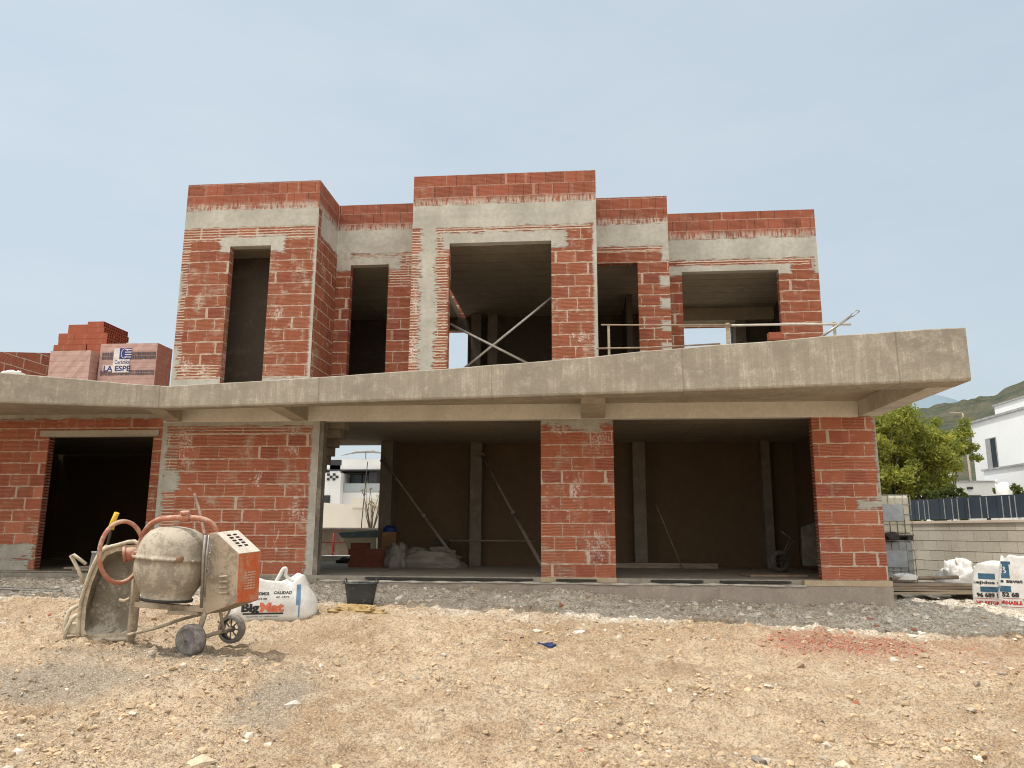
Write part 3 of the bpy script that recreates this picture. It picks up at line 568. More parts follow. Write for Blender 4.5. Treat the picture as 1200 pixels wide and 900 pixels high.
wall('wall', rb2, H, 'x', -6.74, 4.34, 5.0, 5.15, Z1, ZT, [(-3.35, -2.54, 2.9, 5.19), (2.0, 3.35, 2.9, 5.19)])
# inner linings and partitions upstairs
wall('partition', INT2, H, 'x', -6.58, -4.55, .75, .87, Z1, 5.47)
wall('partition', INT2, H, 'y', .151, 1.199, -2.609, -2.600, Z1, 5.47)
wall('partition', INT2, H, 'y', 3.4, 4.87, .95, 1.07, Z1, 5.47)
wall('partition', INT2, H, 'x', -6.58, 4.16, 4.88, 4.995, Z1, 5.47, [(-3.35, -2.54, 2.9, 5.19), (2.0, 3.35, 2.9, 5.19)])
wall('partition', INT2, H, 'y', 2.06, 4.86, 4.168, 4.188, Z1, 5.47)
for x0 in (-2.42, -2.05, 3.35): MB().box(x0, x0+.22, 4.55, 4.875, Z1, 5.47).build('column', colm, H, bevel=.01)
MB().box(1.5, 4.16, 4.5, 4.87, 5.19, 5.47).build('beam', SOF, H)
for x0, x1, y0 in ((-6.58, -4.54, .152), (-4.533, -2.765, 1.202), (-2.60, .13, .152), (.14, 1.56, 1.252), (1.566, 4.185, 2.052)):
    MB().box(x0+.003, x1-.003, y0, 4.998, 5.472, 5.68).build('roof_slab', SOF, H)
MB().box(-6.58, 4.18, 1.95, 4.99, 2.715, 2.80).build('upper_floor', FLO, H)
# braces in the middle opening
def pole(name, a, b, r, mat, parent, n=8): return MB().tube([a, b], r, n).build(name, mat, parent)
GAL = plain('galvanised_steel', (.36, .34, .31), .45, .2, 20, Metallic=.7); WOOD = wood_mat('grey_timber', (.20, .15, .11), (.36, .29, .22)); PALEW = wood_mat('pale_timber', (.33, .27, .19), (.48, .41, .31))
for i, (a, b, l) in enumerate((((-2.14, .2, 4.03), (-.80, .26, 3.33), 'thin steel brace falling from left to right in the middle upper opening'), ((-.42, .2, 4.47), (-2.0, .26, 3.2), 'longer steel brace rising to the right in the middle upper opening'))):
    o = pole('brace', a, b, .022, GAL, None); tag(o, l, 'brace', None)
# edge railing on the terrace
RL = thing('guard_rail', (0, -1.6, Z1), 'makeshift timber guard rail with thin rusty bars along the terrace edge', 'railing')
for x, z, r in ((.395, 3.50, .017), (2.01, 3.49, .025), (3.42, 3.48, .019)):
    mb = MB(); mb.box(x-r, x+r, -1.5-r*.6, -1.5+r*.6, Z1, z); o = mb.build('post', PALEW, RL, bevel=.004)
RU = dusty('rusty_bar', (.28, .20, .14), (.40, .34, .26), .4, .8)
MB().tube([(.29, -1.55, 3.485), (.9, -1.55, 3.468), (1.55, -1.555, 3.452), (2.05, -1.56, 3.445)], .011, 6).build('top_bar', RU, RL)
MB().tube([(1.35, -1.53, 3.455), (2.1, -1.54, 3.445), (3.0, -1.55, 3.44), (3.62, -1.55, 3.425)], .016, 6).build('top_bar', plain('pale_bar', (.5, .46, .4), .8), RL)
MB().tube([(.22, -1.55, 3.15), (.95, -1.55, 3.15), (1.9, -1.5, 3.2)], .012, 6).build('lower_bar', RU, RL)
o = thing('scaffold_clamp', (3.2, -1.7, 3.2), 'loose steel bar with a slotted end leaning up over the terrace edge', 'steel bar')
a, b = on_y(958, 398, -1.7), on_y(998, 370, -1.7); pole('bar', a, b, .017, GAL, o)
c_ = on_y(1006, 364, -1.7); dv = Vector(c_-b); up_ = Vector((0, 0, 1)).cross(dv).normalized().cross(dv).normalized()*.018
for s in (-1, 1): pole('fork', Vector(b)+up_*s, Vector(c_)+up_*s, .006, GAL, o, 5)
pole('fork_end', Vector(c_)-up_*1.3, Vector(c_)+up_*1.3, .007, GAL, o, 5)
# a few loose bricks upstairs by the right opening
HB = dusty('loose_brick', (.36, .105, .06), (.42, .20, .13), .3, .9, 0, 5)
def hollow_brick(name, parent, c, rz=0, size=(.33, .2, .11)):
    mb = MB(); M = Matrix.Rotation(rz, 3, 'Z'); L, W_, Hh = size; c = Vector(c)
    # shell with cores open at both ends: outer plates and webs
    T = .012
    for zz in (-Hh/2+T/2, 0, Hh/2-T/2): mb.obox(c+M @ Vector((0, 0, zz)), (L, W_, T), M)
    for k in range(4): mb.obox(c+M @ Vector((0, -W_/2+T/2+k*(W_-T)/3, 0)), (L-.002, T-.001, Hh-.002), M)
    return mb.build(name, HB, parent)
for i, (px, py, l) in enumerate(((908, 394, 'single red hollow brick lying on the terrace edge under the right upper opening'),)):
    p = on_y(px, py, -1.3); o = hollow_brick('brick', None, (0, 0, 0)); o.location = (p[0], -1.3, Z1+.055+.0); tag(o, l, 'brick')
    o.location.z = p[2]; o.scale = (.55, .6, .8)

# ------------------------------------------------------------------ things on the garage roof
SHR = NT('shrink_wrap'); P = SHR.tc('Object'); S = SHR.sep(P); n = SHR.noise(P, 9, 4, .7); bands = SHR.m('FRACT', SHR.m('MULTIPLY', S[2], 10.)); bd = SHR.mr(SHR.m('ABSOLUTE', SHR.m('SUBTRACT', bands, .5)), .38, .47)
c = SHR.mix(n, (.36, .20, .165), (.50, .33, .285)); c = SHR.mix(SHR.m('MULTIPLY', bd, .35), c, (.22, .10, .08)); c = SHR.mix(SHR.mr(SHR.noise(P, 22, 3, .8, 1.), .58, .7, 0, .5), c, (.68, .58, .55))
WRAP = SHR.fin(c, .28, n, .5, .01); SHR.b.inputs['Specular IOR Level'].default_value = .5
def wrapped(name, x0, x1, y0, y1, z0, z1, label):
    o = thing(name, ((x0+x1)/2, (y0+y1)/2, z0), label, 'brick pallet')
    mb = MB(); nx_, nz_ = 9, 9; per = []
    for k in range(nz_+1):
        z = z0+.1+(z1-z0-.1)*k/nz_; ring = []
        for (a, b) in (((x0, y0), (x1, y0)), ((x1, y0), (x1, y1)), ((x1, y1), (x0, y1)), ((x0, y1), (x0, y0))):
            for i in range(nx_):
                f = i/nx_; jit = rng.normal(0, .0035) if i else 0; ring.append((a[0]+(b[0]-a[0])*f+jit, a[1]+(b[1]-a[1])*f+jit, z))
        per.append(ring)
    mb.rings(per, sm=False); mb.build('wrapped_bricks', WRAP, o)
    mb = MB()
    for k in range(3): mb.box(x0+k*(x1-x0-.1)/2, x0+k*(x1-x0-.1)/2+.1, y0+.01, y1-.01, z0, z0+.075)
    mb.box(x0, x1, y0, y1, z0+.076, z0+.098); mb.build('pallet', WOOD, o); return o
ZR = 2.762
pa = wrapped('wrapped_brick_pallet', -9.38, -8.62, .62, 1.45, ZR, 3.79, 'lower film-wrapped pallet of bricks without print, beside the printed one on the garage roof')
pb = wrapped('wrapped_brick_pallet', -8.57, -7.50, .80, 1.30, ZR, 3.95, 'film-wrapped pallet of bricks with blue maker logo on the garage roof')
pc = wrapped('wrapped_brick_pallet', -10.1, -9.05, 1.62, 2.7, ZR, 3.93, 'wrapped brick pallet behind the others that carries the unwrapped stack')
# dark bands and label on pallet b
DK = plain('film_print_dark', (.13, .095, .10), .35); NAVY = plain('navy_print', (.035, .05, .20), .5); WH = plain('white_print', (.70, .66, .64), .5)
yb0 = .792
for z0_, z1_ in ((3.66, 3.80), (3.37, 3.47)):
    mb = MB()
    for k in range(22):
        x0_ = -8.52+k*.046; 
        for j in range(2): mb.box(x0_, x0_+.034, yb0-.002, yb0+.012, z0_+j*(z1_-z0_)/2, z0_+(j+.8)*(z1_-z0_)/2)
    mb.build('print_band', DK, pb)
def text_mesh(s, size, weight=0., spacing=1.):
    cu = bpy.data.curves.new('t', 'FONT'); cu.body = s; cu.size = size; cu.offset = weight; cu.space_character = spacing; cu.resolution_u = 3; cu.fill_mode = 'FRONT'
    ob = bpy.data.objects.new('t', cu); C.objects.link(ob); bpy.context.view_layer.update(); dg = bpy.context.evaluated_depsgraph_get()
    me = bpy.data.meshes.new_from_object(ob.evaluated_get(dg)); bpy.data.objects.remove(ob); bpy.data.curves.remove(cu)
    v = [tuple(q.co) for q in me.vertices]; f = [tuple(p.vertices) for p in me.polygons]; bpy.data.meshes.remove(me); return v, f
def flat_text(name, s, size, org, rgt, upv, mat, parent, weight=0., spacing=1., width=None):
    v, f = text_mesh(s, size, weight, spacing); rgt, upv, org = Vector(rgt), Vector(upv), Vector(org)
    if width: w0 = max(p[0] for p in v)-min(p[0] for p in v); k = width/w0
    else: k = 1
    mb = MB(); mb.v = [tuple(org+rgt*p[0]*k+upv*p[1]) for p in v]; mb.f = f; mb.sm = [False]*len(f); return mb.build(name, mat, parent)
mb = MB(); mb.box(-8.30, -7.99, yb0-.004, yb0+.01, 3.42, 3.86); mb.box(-8.48, -7.99, yb0-.0045, yb0+.01, 3.44, 3.55); mb.build('paper_label', WH, pb)
mb = MB(); mb.box(-8.19, -7.97, yb0-.007, yb0-.0046, 3.66, 3.86); mb.build('logo_square', NAVY, pb)
mb = MB(); 
for k in range(4): mb.box(-8.09+.0, -7.965, yb0-.0095, yb0-.0075, 3.69+k*.045, 3.705+k*.045)
pts = [(-8.09+.062*math.cos(t_), yb0-.0095, 3.76+.085*math.sin(t_)) for t_ in np.linspace(.6, 5.7, 14)]; mb.tube(pts, .014, 5, flat=.3); mb.build('logo_mark', WH, pb)
flat_text('lettering', 'LA ESPE', .135, (-8.47, yb0-.0065, 3.445), (1, 0, 0), (0, 0, 1), NAVY, pb, .004, 1., .50)
flat_text('lettering', 'Cerámica', .10, (-8.27, yb0-.0065, 3.575), (1, 0, 0), (0, 0, 1), NAVY, pb, .001, 1., .28)
# unwrapped stack of bricks
st = thing('brick_stack', (-9.6, 2.1, 3.93), 'stepped stack of unwrapped red hollow bricks on top of the hindmost pallet', 'brick stack')
proto = hollow_brick('brick', st, (-9.93, 1.8, 3.995)); proto.location = (0, 0, 0)
pos0 = Vector((-9.93, 1.8, 3.995)); 
def sb(x, y, z, up=False):
    o = proto.copy(); C.objects.link(o); o.parent = st; o.matrix_parent_inverse = proto.matrix_parent_inverse.copy()
    M = Matrix.Translation(Vector((x, y, z))) @ (Matrix.Rotation(math.pi/2, 4, 'X') if up else Matrix.Identity(4)) @ Matrix.Translation(-pos0); o.matrix_basis = M
for lay, (xa, n_, ya0, m_) in enumerate(((-9.93, 3, 1.74, 4), (-9.93, 3, 1.74, 4), (-9.83, 3, 1.74, 4), (-9.83, 3, 1.74, 3))):
    for i in range(n_):
        for j in range(m_):
            if lay == 0 and i == 0 and j == 0: continue
            if 0 < i < n_-1 and 0 < j < m_-1: continue
            sb(xa+i*.335-(.0 if lay < 2 else .03)+rng.normal(0, .006), ya0+j*.205, 3.995+lay*.113)
for j in range(4): sb(-9.27, 1.74+j*.205, 3.995+4*.113); sb(-9.30+rng.normal(0, .004), 1.74+j*.205, 3.995+5*.113)
sb(-9.75, 1.8, 4.49, True); sb(-9.60, 1.8, 4.49, True)
# neighbouring parapet and white sheet
bw = MB(); q0 = [(-11.2, -1.2, ZR), (-11.0, -1.2, ZR), (-11.0, 3.2, ZR), (-11.2, 3.2, ZR)]; bw.hexa(q0, [(-11.2, -1.2, 3.42), (-11.0, -1.2, 3.42), (-11.0, 3.2, 4.38), (-11.2, 3.2, 4.38)])
bo = bw.build('parapet_wall', brick_mat('brick_parapet', smear=-.2, whites=-1, u0=.1), None); tag(bo, 'bare brick side wall rising towards the back at the left end of the garage roof', 'wall')
def crumple(name, c, size, mat, seed, parent=None, amp=.25, n=26, flat=0.):
    """soft crumpled heap: displaced superellipsoid dome"""
    mb = MB(); R = []
    for i in range(n//2+1):
        ph = (i/(n//2))*math.pi/2; ring = []
        for k in range(n):
            th = 2*math.pi*k/n; cx, sx = math.cos(th), math.sin(th); e = .75
            rx = abs(cx)**e*(1 if cx > 0 else -1); ry = abs(sx)**e*(1 if sx > 0 else -1)
            q = 1+amp*2*float(fbm(np.array([th*2.2+seed]), np.array([ph*3.]), seed, 4)[0])
            rr_ = math.cos(ph)**.6; ring.append((c[0]+size[0]/2*rx*rr_*q, c[1]+size[1]/2*ry*rr_*q, c[2]+size[2]*math.sin(ph)**.8*q))
        R.append(ring)
    mb.rings(R); return mb.build(name, mat, parent)
SHEET = plain('white_sheeting', (.72, .71, .68), .6, .15, 6, .5)
tag(crumple('plastic_sheet', (-10.15, .75, 3.28), (.55, .3, .16), SHEET, 4, amp=.5), 'crumpled white sheet beside the parapet on the garage roof', 'sheet')
tag(MB().box(-10.5, -9.8, .55, 1.0, ZR, 3.29).build('block_pile', concrete_mat('pile_concrete'), None, bevel=.02), 'low grey pile under the white sheet at the left of the garage roof', 'pile')

# ------------------------------------------------------------------ cement mixer
wl, dl = hit(223, 769); dm = dl
def M_(px, py, dd=0.): return Vector(at(px, py, dm+dd))
_, dpost = hit(152, 757); DL = dpost-dl; _, dtr = hit(100, 752); DT = dtr-dl
MX = thing('cement_mixer', M_(215, 760), 'dusty cement mixer with upturned beige drum and orange motor housing on two wheels', 'cement mixer')
BEI = dusty('mixer_dusty_steel', (.30, .25, .19), (.46, .38, .285), .75, .8, 0, 5); ORA = dusty('mixer_orange_paint', (.58, .13, .045), (.50, .29, .19), .5, .5, 0, 6, (.42, .25, .16)); PINK = dusty('mixer_faded_red', (.42, .16, .10), (.50, .36, .28), .55, .7, 0, 9)
DRUM = dusty('mixer_drum', (.30, .26, .205), (.44, .385, .305), .62, .9, 0, 5, (.22, .18, .135)); DARK = plain('dark_steel', (.04, .037, .033), .6); RUBB = dusty('old_rubber', (.17, .16, .15), (.34, .30, .26), .5, .9, 0, 12)
rightv = Vector(RX); upv = Vector((0, 0, 1)); depth = Vector((FX[0], FX[1], 0)).normalized()
s = dm/F     # metres per pixel at the mixer
dcen = M_(202, 657, .22); tilt = Matrix.Rotation(math.radians(4), 4, Vector(depth)) 
Md = Matrix.Translation(dcen) @ tilt
pr = [(.0, 41), (8, 40.6), (20, 38.5), (29, 34), (35, 27), (38.5, 19), (40.5, 8), (41, 4.2), (42.4, 4.0), (42.4, 1.2), (41.2, 1.0), (41.5, -6), (40.5, -17), (36, -27), (31, -36), (27.5, -42.5), (29, -43.6), (28.6, -46), (26, -46), (24.5, -43), (30, -33), (36, -20), (37, 0), (0.01, 30)]
MB().lathe([(r*s, h*s) for r, h in pr], Md, 40).build('drum', DRUM, MX)
MB().lathe([(r*s, h*s) for r, h in ((29.4, -43.4), (30.2, -44.6), (29.6, -46.8), (26.5, -46.8), (26, -44.5))], Md, 40).build('drum_rim', DARK, MX)
mb = MB()
for k in range(12):
    a_ = k*math.pi/6; mb.lathe([(.0, 2), (2.0, 2), (2.0, 0)], Md @ Matrix.Translation((42.3*s*math.cos(a_), 42.3*s*math.sin(a_), 2.4*s)) @ Matrix.Rotation(a_, 4, 'Z') @ Matrix.Rotation(math.pi/2, 4, 'Y') @ Matrix.Scale(s, 4), 8)
mb.build('drum_bolts', BEI, MX)
mb = MB(); mb.lathe([(0.01, 2.), (4, 2), (4.6, 0)], Matrix.Translation(M_(211, 655, .22-42*s)) @ Matrix.Rotation(math.pi/2, 4, rightv) @ Matrix.Scale(s, 4), 12); mb.build('drum_boss', plain('rust_boss', (.23, .14, .09), .8), MX)
def spl(pts, k=6):
    P = [Vector(p) for p in pts]; out = []
    for i in range(len(P)-1):
        p0, p1, p2, p3 = P[max(i-1, 0)], P[i], P[i+1], P[min(i+2, len(P)-1)]
        for j in range(k):
            t_ = j/k; out.append(.5*((2*p1)+(-p0+p2)*t_+(2*p0-5*p1+4*p2-p3)*t_*t_+(-p0+3*p1-3*p2+p3)*t_**3))
    return out+[P[-1]]
def tube(name, pts, r, mat, parent, n=10, sm=True, k=6): return MB().tube(spl(pts, k) if sm else pts, r, n).build(name, mat, parent)
yk = [M_(163, 646, DL-.05), M_(166, 632, DL-.05), M_(174, 617, .35), M_(187, 609, .25), M_(203, 607, .2), M_(217, 606.5, .2), M_(232, 607.5, .2), M_(244, 611, .22), M_(252, 619, .24), M_(254.5, 632, .26)]
tube('yoke', yk, 3.3*s, PINK, MX, 12)
mb = MB(); ax = (M_(230, 607)-M_(204, 607)).normalized(); mb.tube([M_(211.5, 606.6, .2), M_(222.5, 606.6, .2)], 5.2*s, 14); mb.tube([M_(217, 603, .2), M_(217, 599, .2)], 5.6*s, 12); mb.build('yoke_clamp', PINK, MX)
# pedestal, bearing, lower frame
mb = MB()
for a_, b_, w_ in ((M_(163, 645, DL-.05), M_(152, 758, DL), 10.5),):
    mb.tube([a_, b_], w_*s*.55, 4)
mb.build('pedestal', BEI, MX, bevel=.004)
mb = MB(); mb.obox(M_(160, 645, DL-.05), (15*s, .10, 5*s)); mb.build('pedestal_cap', BEI, MX, bevel=.004)
mb = MB(); mb.tube([M_(146, 650, DL-.1), M_(160, 648.5, DL-.05)], 8.2*s, 18); mb.tube([M_(144.5, 650, DL-.1), M_(148, 649.5, DL-.09)], 9.6*s, 18); mb.tube([M_(155, 648.5, .1), M_(170, 649, .2)], 3.5*s, 12); mb.build('bearing', PINK, MX)
mb = MB(); a_, b_ = M_(157, 708, DL-.02), M_(240, 714, .12); mb.obox((a_+b_)/2, ((b_-a_).length, .06, 6.5*s), (b_-a_).to_track_quat('X', 'Z').to_matrix()); a_, b_ = M_(200, 716, .22), M_(236, 718, .22); mb.obox((a_+b_)/2, ((b_-a_).length, .16, 5*s), Matrix.Rotation(YAW, 3, 'Z')); mb.build('base_frame', BEI, MX, bevel=.004)
tube('tilt_stop', [M_(140, 703, DL-.12), M_(146, 704, DL-.12), M_(152, 701, DL-.1)], 2*s, BEI, MX, 8)
# hand wheel hoop
n_ = 40; pts = []
for k in range(n_):
    a_ = 2*math.pi*k/n_; px, py = 142+25.5*math.cos(a_)+3*math.sin(a_)*1.0, 647-36*math.sin(a_)
    pts.append(M_(px, py, DL-.28+.16*math.cos(a_)))
MB().tube(pts, 2.6*s, 10, closed=True).build('hand_wheel', PINK, MX)
# motor housing
prof = [(245, 625), (253.5, 625), (280, 649.5), (277, 706.5), (239, 720), (236.5, 712), (240, 650)]
ext = lambda p, dd=0.: M_(p[0]+25, p[1]-3.2 if True else 0, .38+dd)
near = [M_(*p, .0 if p[0] > 260 else .10) for p in prof]; far = [ext(p, 0 if p[0] > 260 else .08) for p in prof]
mb = MB(); mb.face(near[::-1]); mb.build('housing_side', BEI, MX); 
mb = MB(); mb.face(far); k = len(prof)
for i in (0, 3, 4, 5, 6): j = (i+1) % k; mb.face([near[i], near[j], far[j], far[i]])
mb.build('housing_shell', BEI, MX)
lift = Vector((0, 0, .001))
TOPW = dusty('housing_top_sunlit', (.58, .50, .42), (.68, .60, .51), .6, .7, 0, 8)  # lid tone painted paler for the sun on its top
mb = MB(); q = [near[1], near[2], far[2], far[1]]; mb.hexa(q, [p+Vector((.004, -.002, .006)) for p in q]); top = mb.build('housing_lid', TOPW, MX)
fr = [near[2], near[3], far[3], far[2]]; nrm = (fr[1]-fr[0]).cross(fr[3]-fr[0]).normalized(); nrm = nrm if nrm.y < 0 else -nrm
mb = MB(); mb.hexa(fr, [p+nrm*.006 for p in fr]); mb.build('housing_front', ORA, MX)
def quad_uv(q, u, v): return (q[0]*(1-u)+q[3]*u)*(1-v)+(q[1]*(1-u)+q[2]*u)*v
mb = MB(); q4 = [near[1], near[2], far[2], far[1]]; nt_ = (q4[1]-q4[0]).cross(q4[3]-q4[0]).normalized(); nt_ = nt_ if nt_.z > 0 else -nt_
for r0 in (.30, .58):
    for k2 in range(5):
        v0_ = .14+k2*.125; mb.hexa([quad_uv(q4, a, b)+nt_*.004 for a, b in ((r0, v0_), (r0+.16, v0_), (r0+.16, v0_+.06), (r0, v0_+.06))], [quad_uv(q4, a, b)+nt_*.009 for a, b in ((r0, v0_), (r0+.16, v0_), (r0+.16, v0_+.06), (r0, v0_+.06))])
mb.build('vent_slot', plain('slot_dark', (.012, .01, .008), .9), MX)
mb = MB()
for r_ in range(7):
    for c2 in range(4):
        u_, v_ = .28+c2*.13, .38+r_*.055; mb.hexa([quad_uv(fr, a, b)+nrm*.006 for a, b in ((u_, v_), (u_+.10, v_), (u_+.10, v_+.03), (u_, v_+.03))], [quad_uv(fr, a, b)+nrm*.010 for a, b in ((u_, v_), (u_+.10, v_), (u_+.10, v_+.03), (u_, v_+.03))])
mb.build('front_grille', dusty('grille_dust', (.50, .30, .2), (.55, .42, .32), .7, .8), MX)
mb = MB()
for k2 in range(4): a_, b_ = M_(257, 676+6.4*k2, .03), M_(267, 675+6.4*k2, .015); mb.tube([a_, b_], 1.3*s, 6)
mb.build('side_louvre', BEI, MX)
MB().tube([M_(241, 627, .02), M_(238.5, 652, .0), M_(236, 712, .0)], 2.1*s, 6).tube([M_(245, 627, .01), M_(242, 655, -.01), M_(240, 700, -.01)], 1.2*s, 6).build('lift_bar', GAL, MX)
mb = MB()
for k2 in range(12): mb.lathe([(1.2, -.5), (1.9, 0), (1.2, .5)], Matrix.Translation(M_(247.5-.45*k2*.9, 640+3.*k2, -.02)) @ Matrix.Rotation(k2*1.2, 4, 'Z') @ Matrix.Rotation(1.3, 4, 'X') @ Matrix.Scale(s, 4), 8)
mb.build('chain', GAL, MX)
# legs, axle and wheels
mb = MB(); mb.tube([M_(241, 716, .12), M_(233, 740, .06)], 3.6*s, 4); mb.tube([M_(258, 714, .3), M_(262, 740, .3)], 2.2*s, 6); mb.tube([M_(271, 712, .3), M_(266, 722, .3), M_(258, 730, .3), M_(255, 728, .3)], 1.2*s, 6); mb.build('wheel_leg', BEI, MX)
wr, dr = hit(272, 756); cl_ = M_(223.5, 750.5, .02); cr_ = Vector(at(271.5, 737, dr))
axv = (cr_-cl_); axv.z = 0; axv.normalize(); axv = (depth*.85+rightv*.5).normalized()
MB().tube([cl_+Vector((0, 0, -.0)), cr_], 2.6*s, 8).build('axle', BEI, MX)
for wi, (cc, R_) in enumerate(((cl_, 18.6*s), (cr_, 17.6*s))):
    ang = math.radians(66 if wi == 0 else 112)+YAW; axd = Vector((math.cos(ang), math.sin(ang), 0)) if wi == 0 else Vector((math.cos(math.radians(75)+YAW), math.sin(math.radians(75)+YAW), 0))
    Mw = Matrix.Translation(cc) @ axd.to_track_quat('Z', 'Y').to_matrix().to_4x4(); hw_ = .055 if wi == 0 else .045
    wo = MB().lathe([(R_*.72, -hw_), (R_*.94, -hw_), (R_, -hw_*.6), (R_, hw_*.6), (R_*.94, hw_), (R_*.72, hw_), (R_*.70, 0)], Mw, 36).build('wheel', RUBB, MX)
    if wi == 0: MB().lathe([(0.001, -hw_*1.02), (R_*.14, -hw_*1.02), (R_*.16, -hw_*.92), (R_*.68, -hw_*.86), (R_*.73, -hw_*.98)], Mw, 30).build('wheel_disc', RUBB, wo)
    else:
        mb = MB()
        for k2 in range(8): a_ = k2*math.pi/4; mb.tube([Mw @ Vector((R_*.12*math.cos(a_), R_*.12*math.sin(a_), -hw_*.3)), Mw @ Vector((R_*.74*math.cos(a_), R_*.74*math.sin(a_), -hw_*.3))], R_*.055, 6)
        mb.lathe([(0.001, -hw_*.8), (R_*.18, -hw_*.8), (R_*.2, hw_*.5), (0.001, hw_*.5)], Mw, 16); mb.build('wheel_spokes', RUBB, wo)
    MB().lathe([(0.001, -hw_*1.25), (R_*.05, -hw_*1.25), (R_*.055, -hw_*.8)], Mw, 10).build('axle_bolt', DARK, wo)
# lever with yellow grip
sh = thing('lever_rod', M_(124, 640, DL), 'dark rod with a yellow plastic grip sticking up beside the hand wheel', 'lever')
MB().tube([M_(122, 652, DT+.03), M_(131, 619, DT)], 1.7*s, 8).build('rod', DARK, sh)
MB().tube([M_(130, 620, DT), M_(132, 612.5, DT), M_(137, 601, DT)], [3.9*s, 3.3*s, 3.1*s], 8).build('grip', plain('yellow_plastic', (.66, .42, .03), .5, .15), sh)
# wheelbarrow stood on end
WB = thing('wheelbarrow', M_(120, 748, .05), 'mortar-caked wheelbarrow stood on its nose against the left side of the cement mixer', 'wheelbarrow')
TRAY = dusty('mortar_caked_tray', (.21, .185, .145), (.40, .37, .31), .50, .85, 0, 4.5, (.11, .09, .065)); LIP = dusty('tray_lip', (.40, .34, .25), (.55, .49, .38), .7, .85)
out = [(121, 644), (135, 639.5), (163, 638), (162, 690), (157, 741), (143, 746), (96, 747), (92, 741), (94, 712), (101, 685), (110, 662)]
inn = [(125, 651), (137, 646), (158, 645), (157, 690), (152, 734), (140, 739), (102, 740), (99, 735), (101, 710), (107, 686), (115, 666)]
lipf = [M_(x_, y_+(3 if y_ > 738 else 0), DT+.02-(748-y_)*.0008) for x_, y_ in out]; lipi = [M_(x_, y_+(3 if y_ > 733 else 0), DT+.03-(748-y_)*.0008) for x_, y_ in inn]
cen = (126, 694); bas = [M_(cen[0]+(x_-cen[0])*.74, cen[1]+(y_-cen[1])*.72, DT+.13) for x_, y_ in inn]; bas2 = [p+depth*.012 for p in bas]
mb = MB(); mid = [a_*.45+b_*.55+depth*.05 for a_, b_ in zip(lipi, bas)]
mb.rings([lipi, mid, bas], cap=False, sm=True); mb.face(bas)
mb.rings([[p+depth*.012 for p in lipf], [p+depth*.014 for p in mid], bas2], cap=False, sm=True); mb.face(bas2); mb.build('tray', TRAY, WB)
mb = MB(); mb.tube(spl(lipf+[lipf[0]], 4)[:-1], 2.6*s, 8, closed=True)
mb.rings([lipf, lipi], cap=False, sm=False); mb.build('rim', LIP, WB)
for pts in ([(125, 640, -.02), (113, 655, .02), (103, 690, .05), (96, 716, .05), (86, 724, .02), (78, 735, 0), (75.5, 748, 0)], [(131, 641, .1), (112, 662, .16), (101, 700, .2), (94, 708, .2), (82, 716, .16), (77, 730, .12), (76, 746, .1)]):
    tube('handle', [M_(p[0], p[1]+(3 if p[1] > 730 else 0), p[2]+DT) for p in pts], 2.5*s, LIP, WB, 8)
tube('leg', [M_(98, 684, DT+.1), M_(92, 668, DT+.08), M_(83, 651, DT+.06), (M_(86, 650, DT+.06)), M_(101, 661, DT+.1)], 2.2*s, LIP, WB, 8, sm=False)
MB().obox(M_(92, 736, DT+.1), (22*s, .14, 14*s), Matrix.Rotation(YAW, 3, 'Z')).build('nose_bracket', LIP, WB, bevel=.012)
# grey tub behind, pole on the ground
tb, td = M_(120, 660, .6), dm+.6
def bucket(name, base, top_r, bot_r, h, mat, label, cat, handles=True, squash=1.):
    o = thing(name, base, label, cat); Mb = Matrix.Translation(base) @ Matrix.Diagonal((1, squash, 1, 1))
    MB().lathe([(0.001, .0), (bot_r, .0), (bot_r+(top_r-bot_r)*.5, h*.5), (top_r, h), (top_r*1.05, h+.003), (top_r*1.05, h-.012), (top_r*.97, h-.01), (bot_r*.96, .02), (0.001, .02)], Mb, 30).build('tub_body', mat, o)
    if handles:
        for sg in (-1, 1):
            a = [Mb @ Vector((sg*top_r*.98+.02*sg*0, yy, h+zz)) for yy, zz in ((-.07, -.01), (-.055, .035), (0, .05), (.055, .035), (.07, -.01))]; tube('handle', a, .009, mat, o, 8)
    return o
bucket('tub', Vector(at(119, 700, dm+DT+.7)), 15*s*1.15, 20*s*1.1, .50, dusty('grey_plastic_pail', (.20, .22, .24), (.42, .42, .40), .5, .6), 'upturned grey plastic pail behind the wheelbarrow', 'pail', False)
tag(tube('pole', [M_(150, 744, DL-.1), M_(186, 735, .15), M_(212, 726, .3), M_(236, 720, .45)], 1.9*s, dusty('old_pole', (.30, .25, .18), (.45, .39, .3), .6), None, 8), 'thin pole lying under the cement mixer from its pedestal to the axle', 'pole')
p0, _ = hit(0, 694); p1, _ = hit(72, 697); tag(tube('pipe', [Vector((p0[0]-1.5, p0[1]+.15, gz(p0[0]-1.5, p0[1]+.1)+.04)), Vector(p0)+Vector((0, 0, .05)), Vector(p1)+Vector((0, 0, .05))], .022, GAL, None, 8), 'grey pipe lying on the rubble in front of the garage', 'pipe')
for i, (x0_, x1_, y_, l) in enumerate(((-8.35, -7.35, .42, 'short plank in the garage doorway nearest the mixer'), (-8.6, -7.5, .56, 'longer plank lying behind the other in the garage doorway'))):
    tag(MB().obox(((x0_+x1_)/2, y_, .03+.045*i), (x1_-x0_, .12, .035), Matrix.Rotation(.06*(1-2*i), 3, 'Y') if i else None).build('plank', WOOD, None, bevel=.004), l, 'plank')
# stake leaning on the wall
tag(tube('stake', [M_(228, 579, 2.2), M_(234, 600, 2.0), M_(240, 628, 1.6)], .022, dusty('wet_stake', (.20, .12, .085), (.30, .22, .16), .4), None, 7), 'rough timber stake standing behind the cement mixer drum', 'stake')

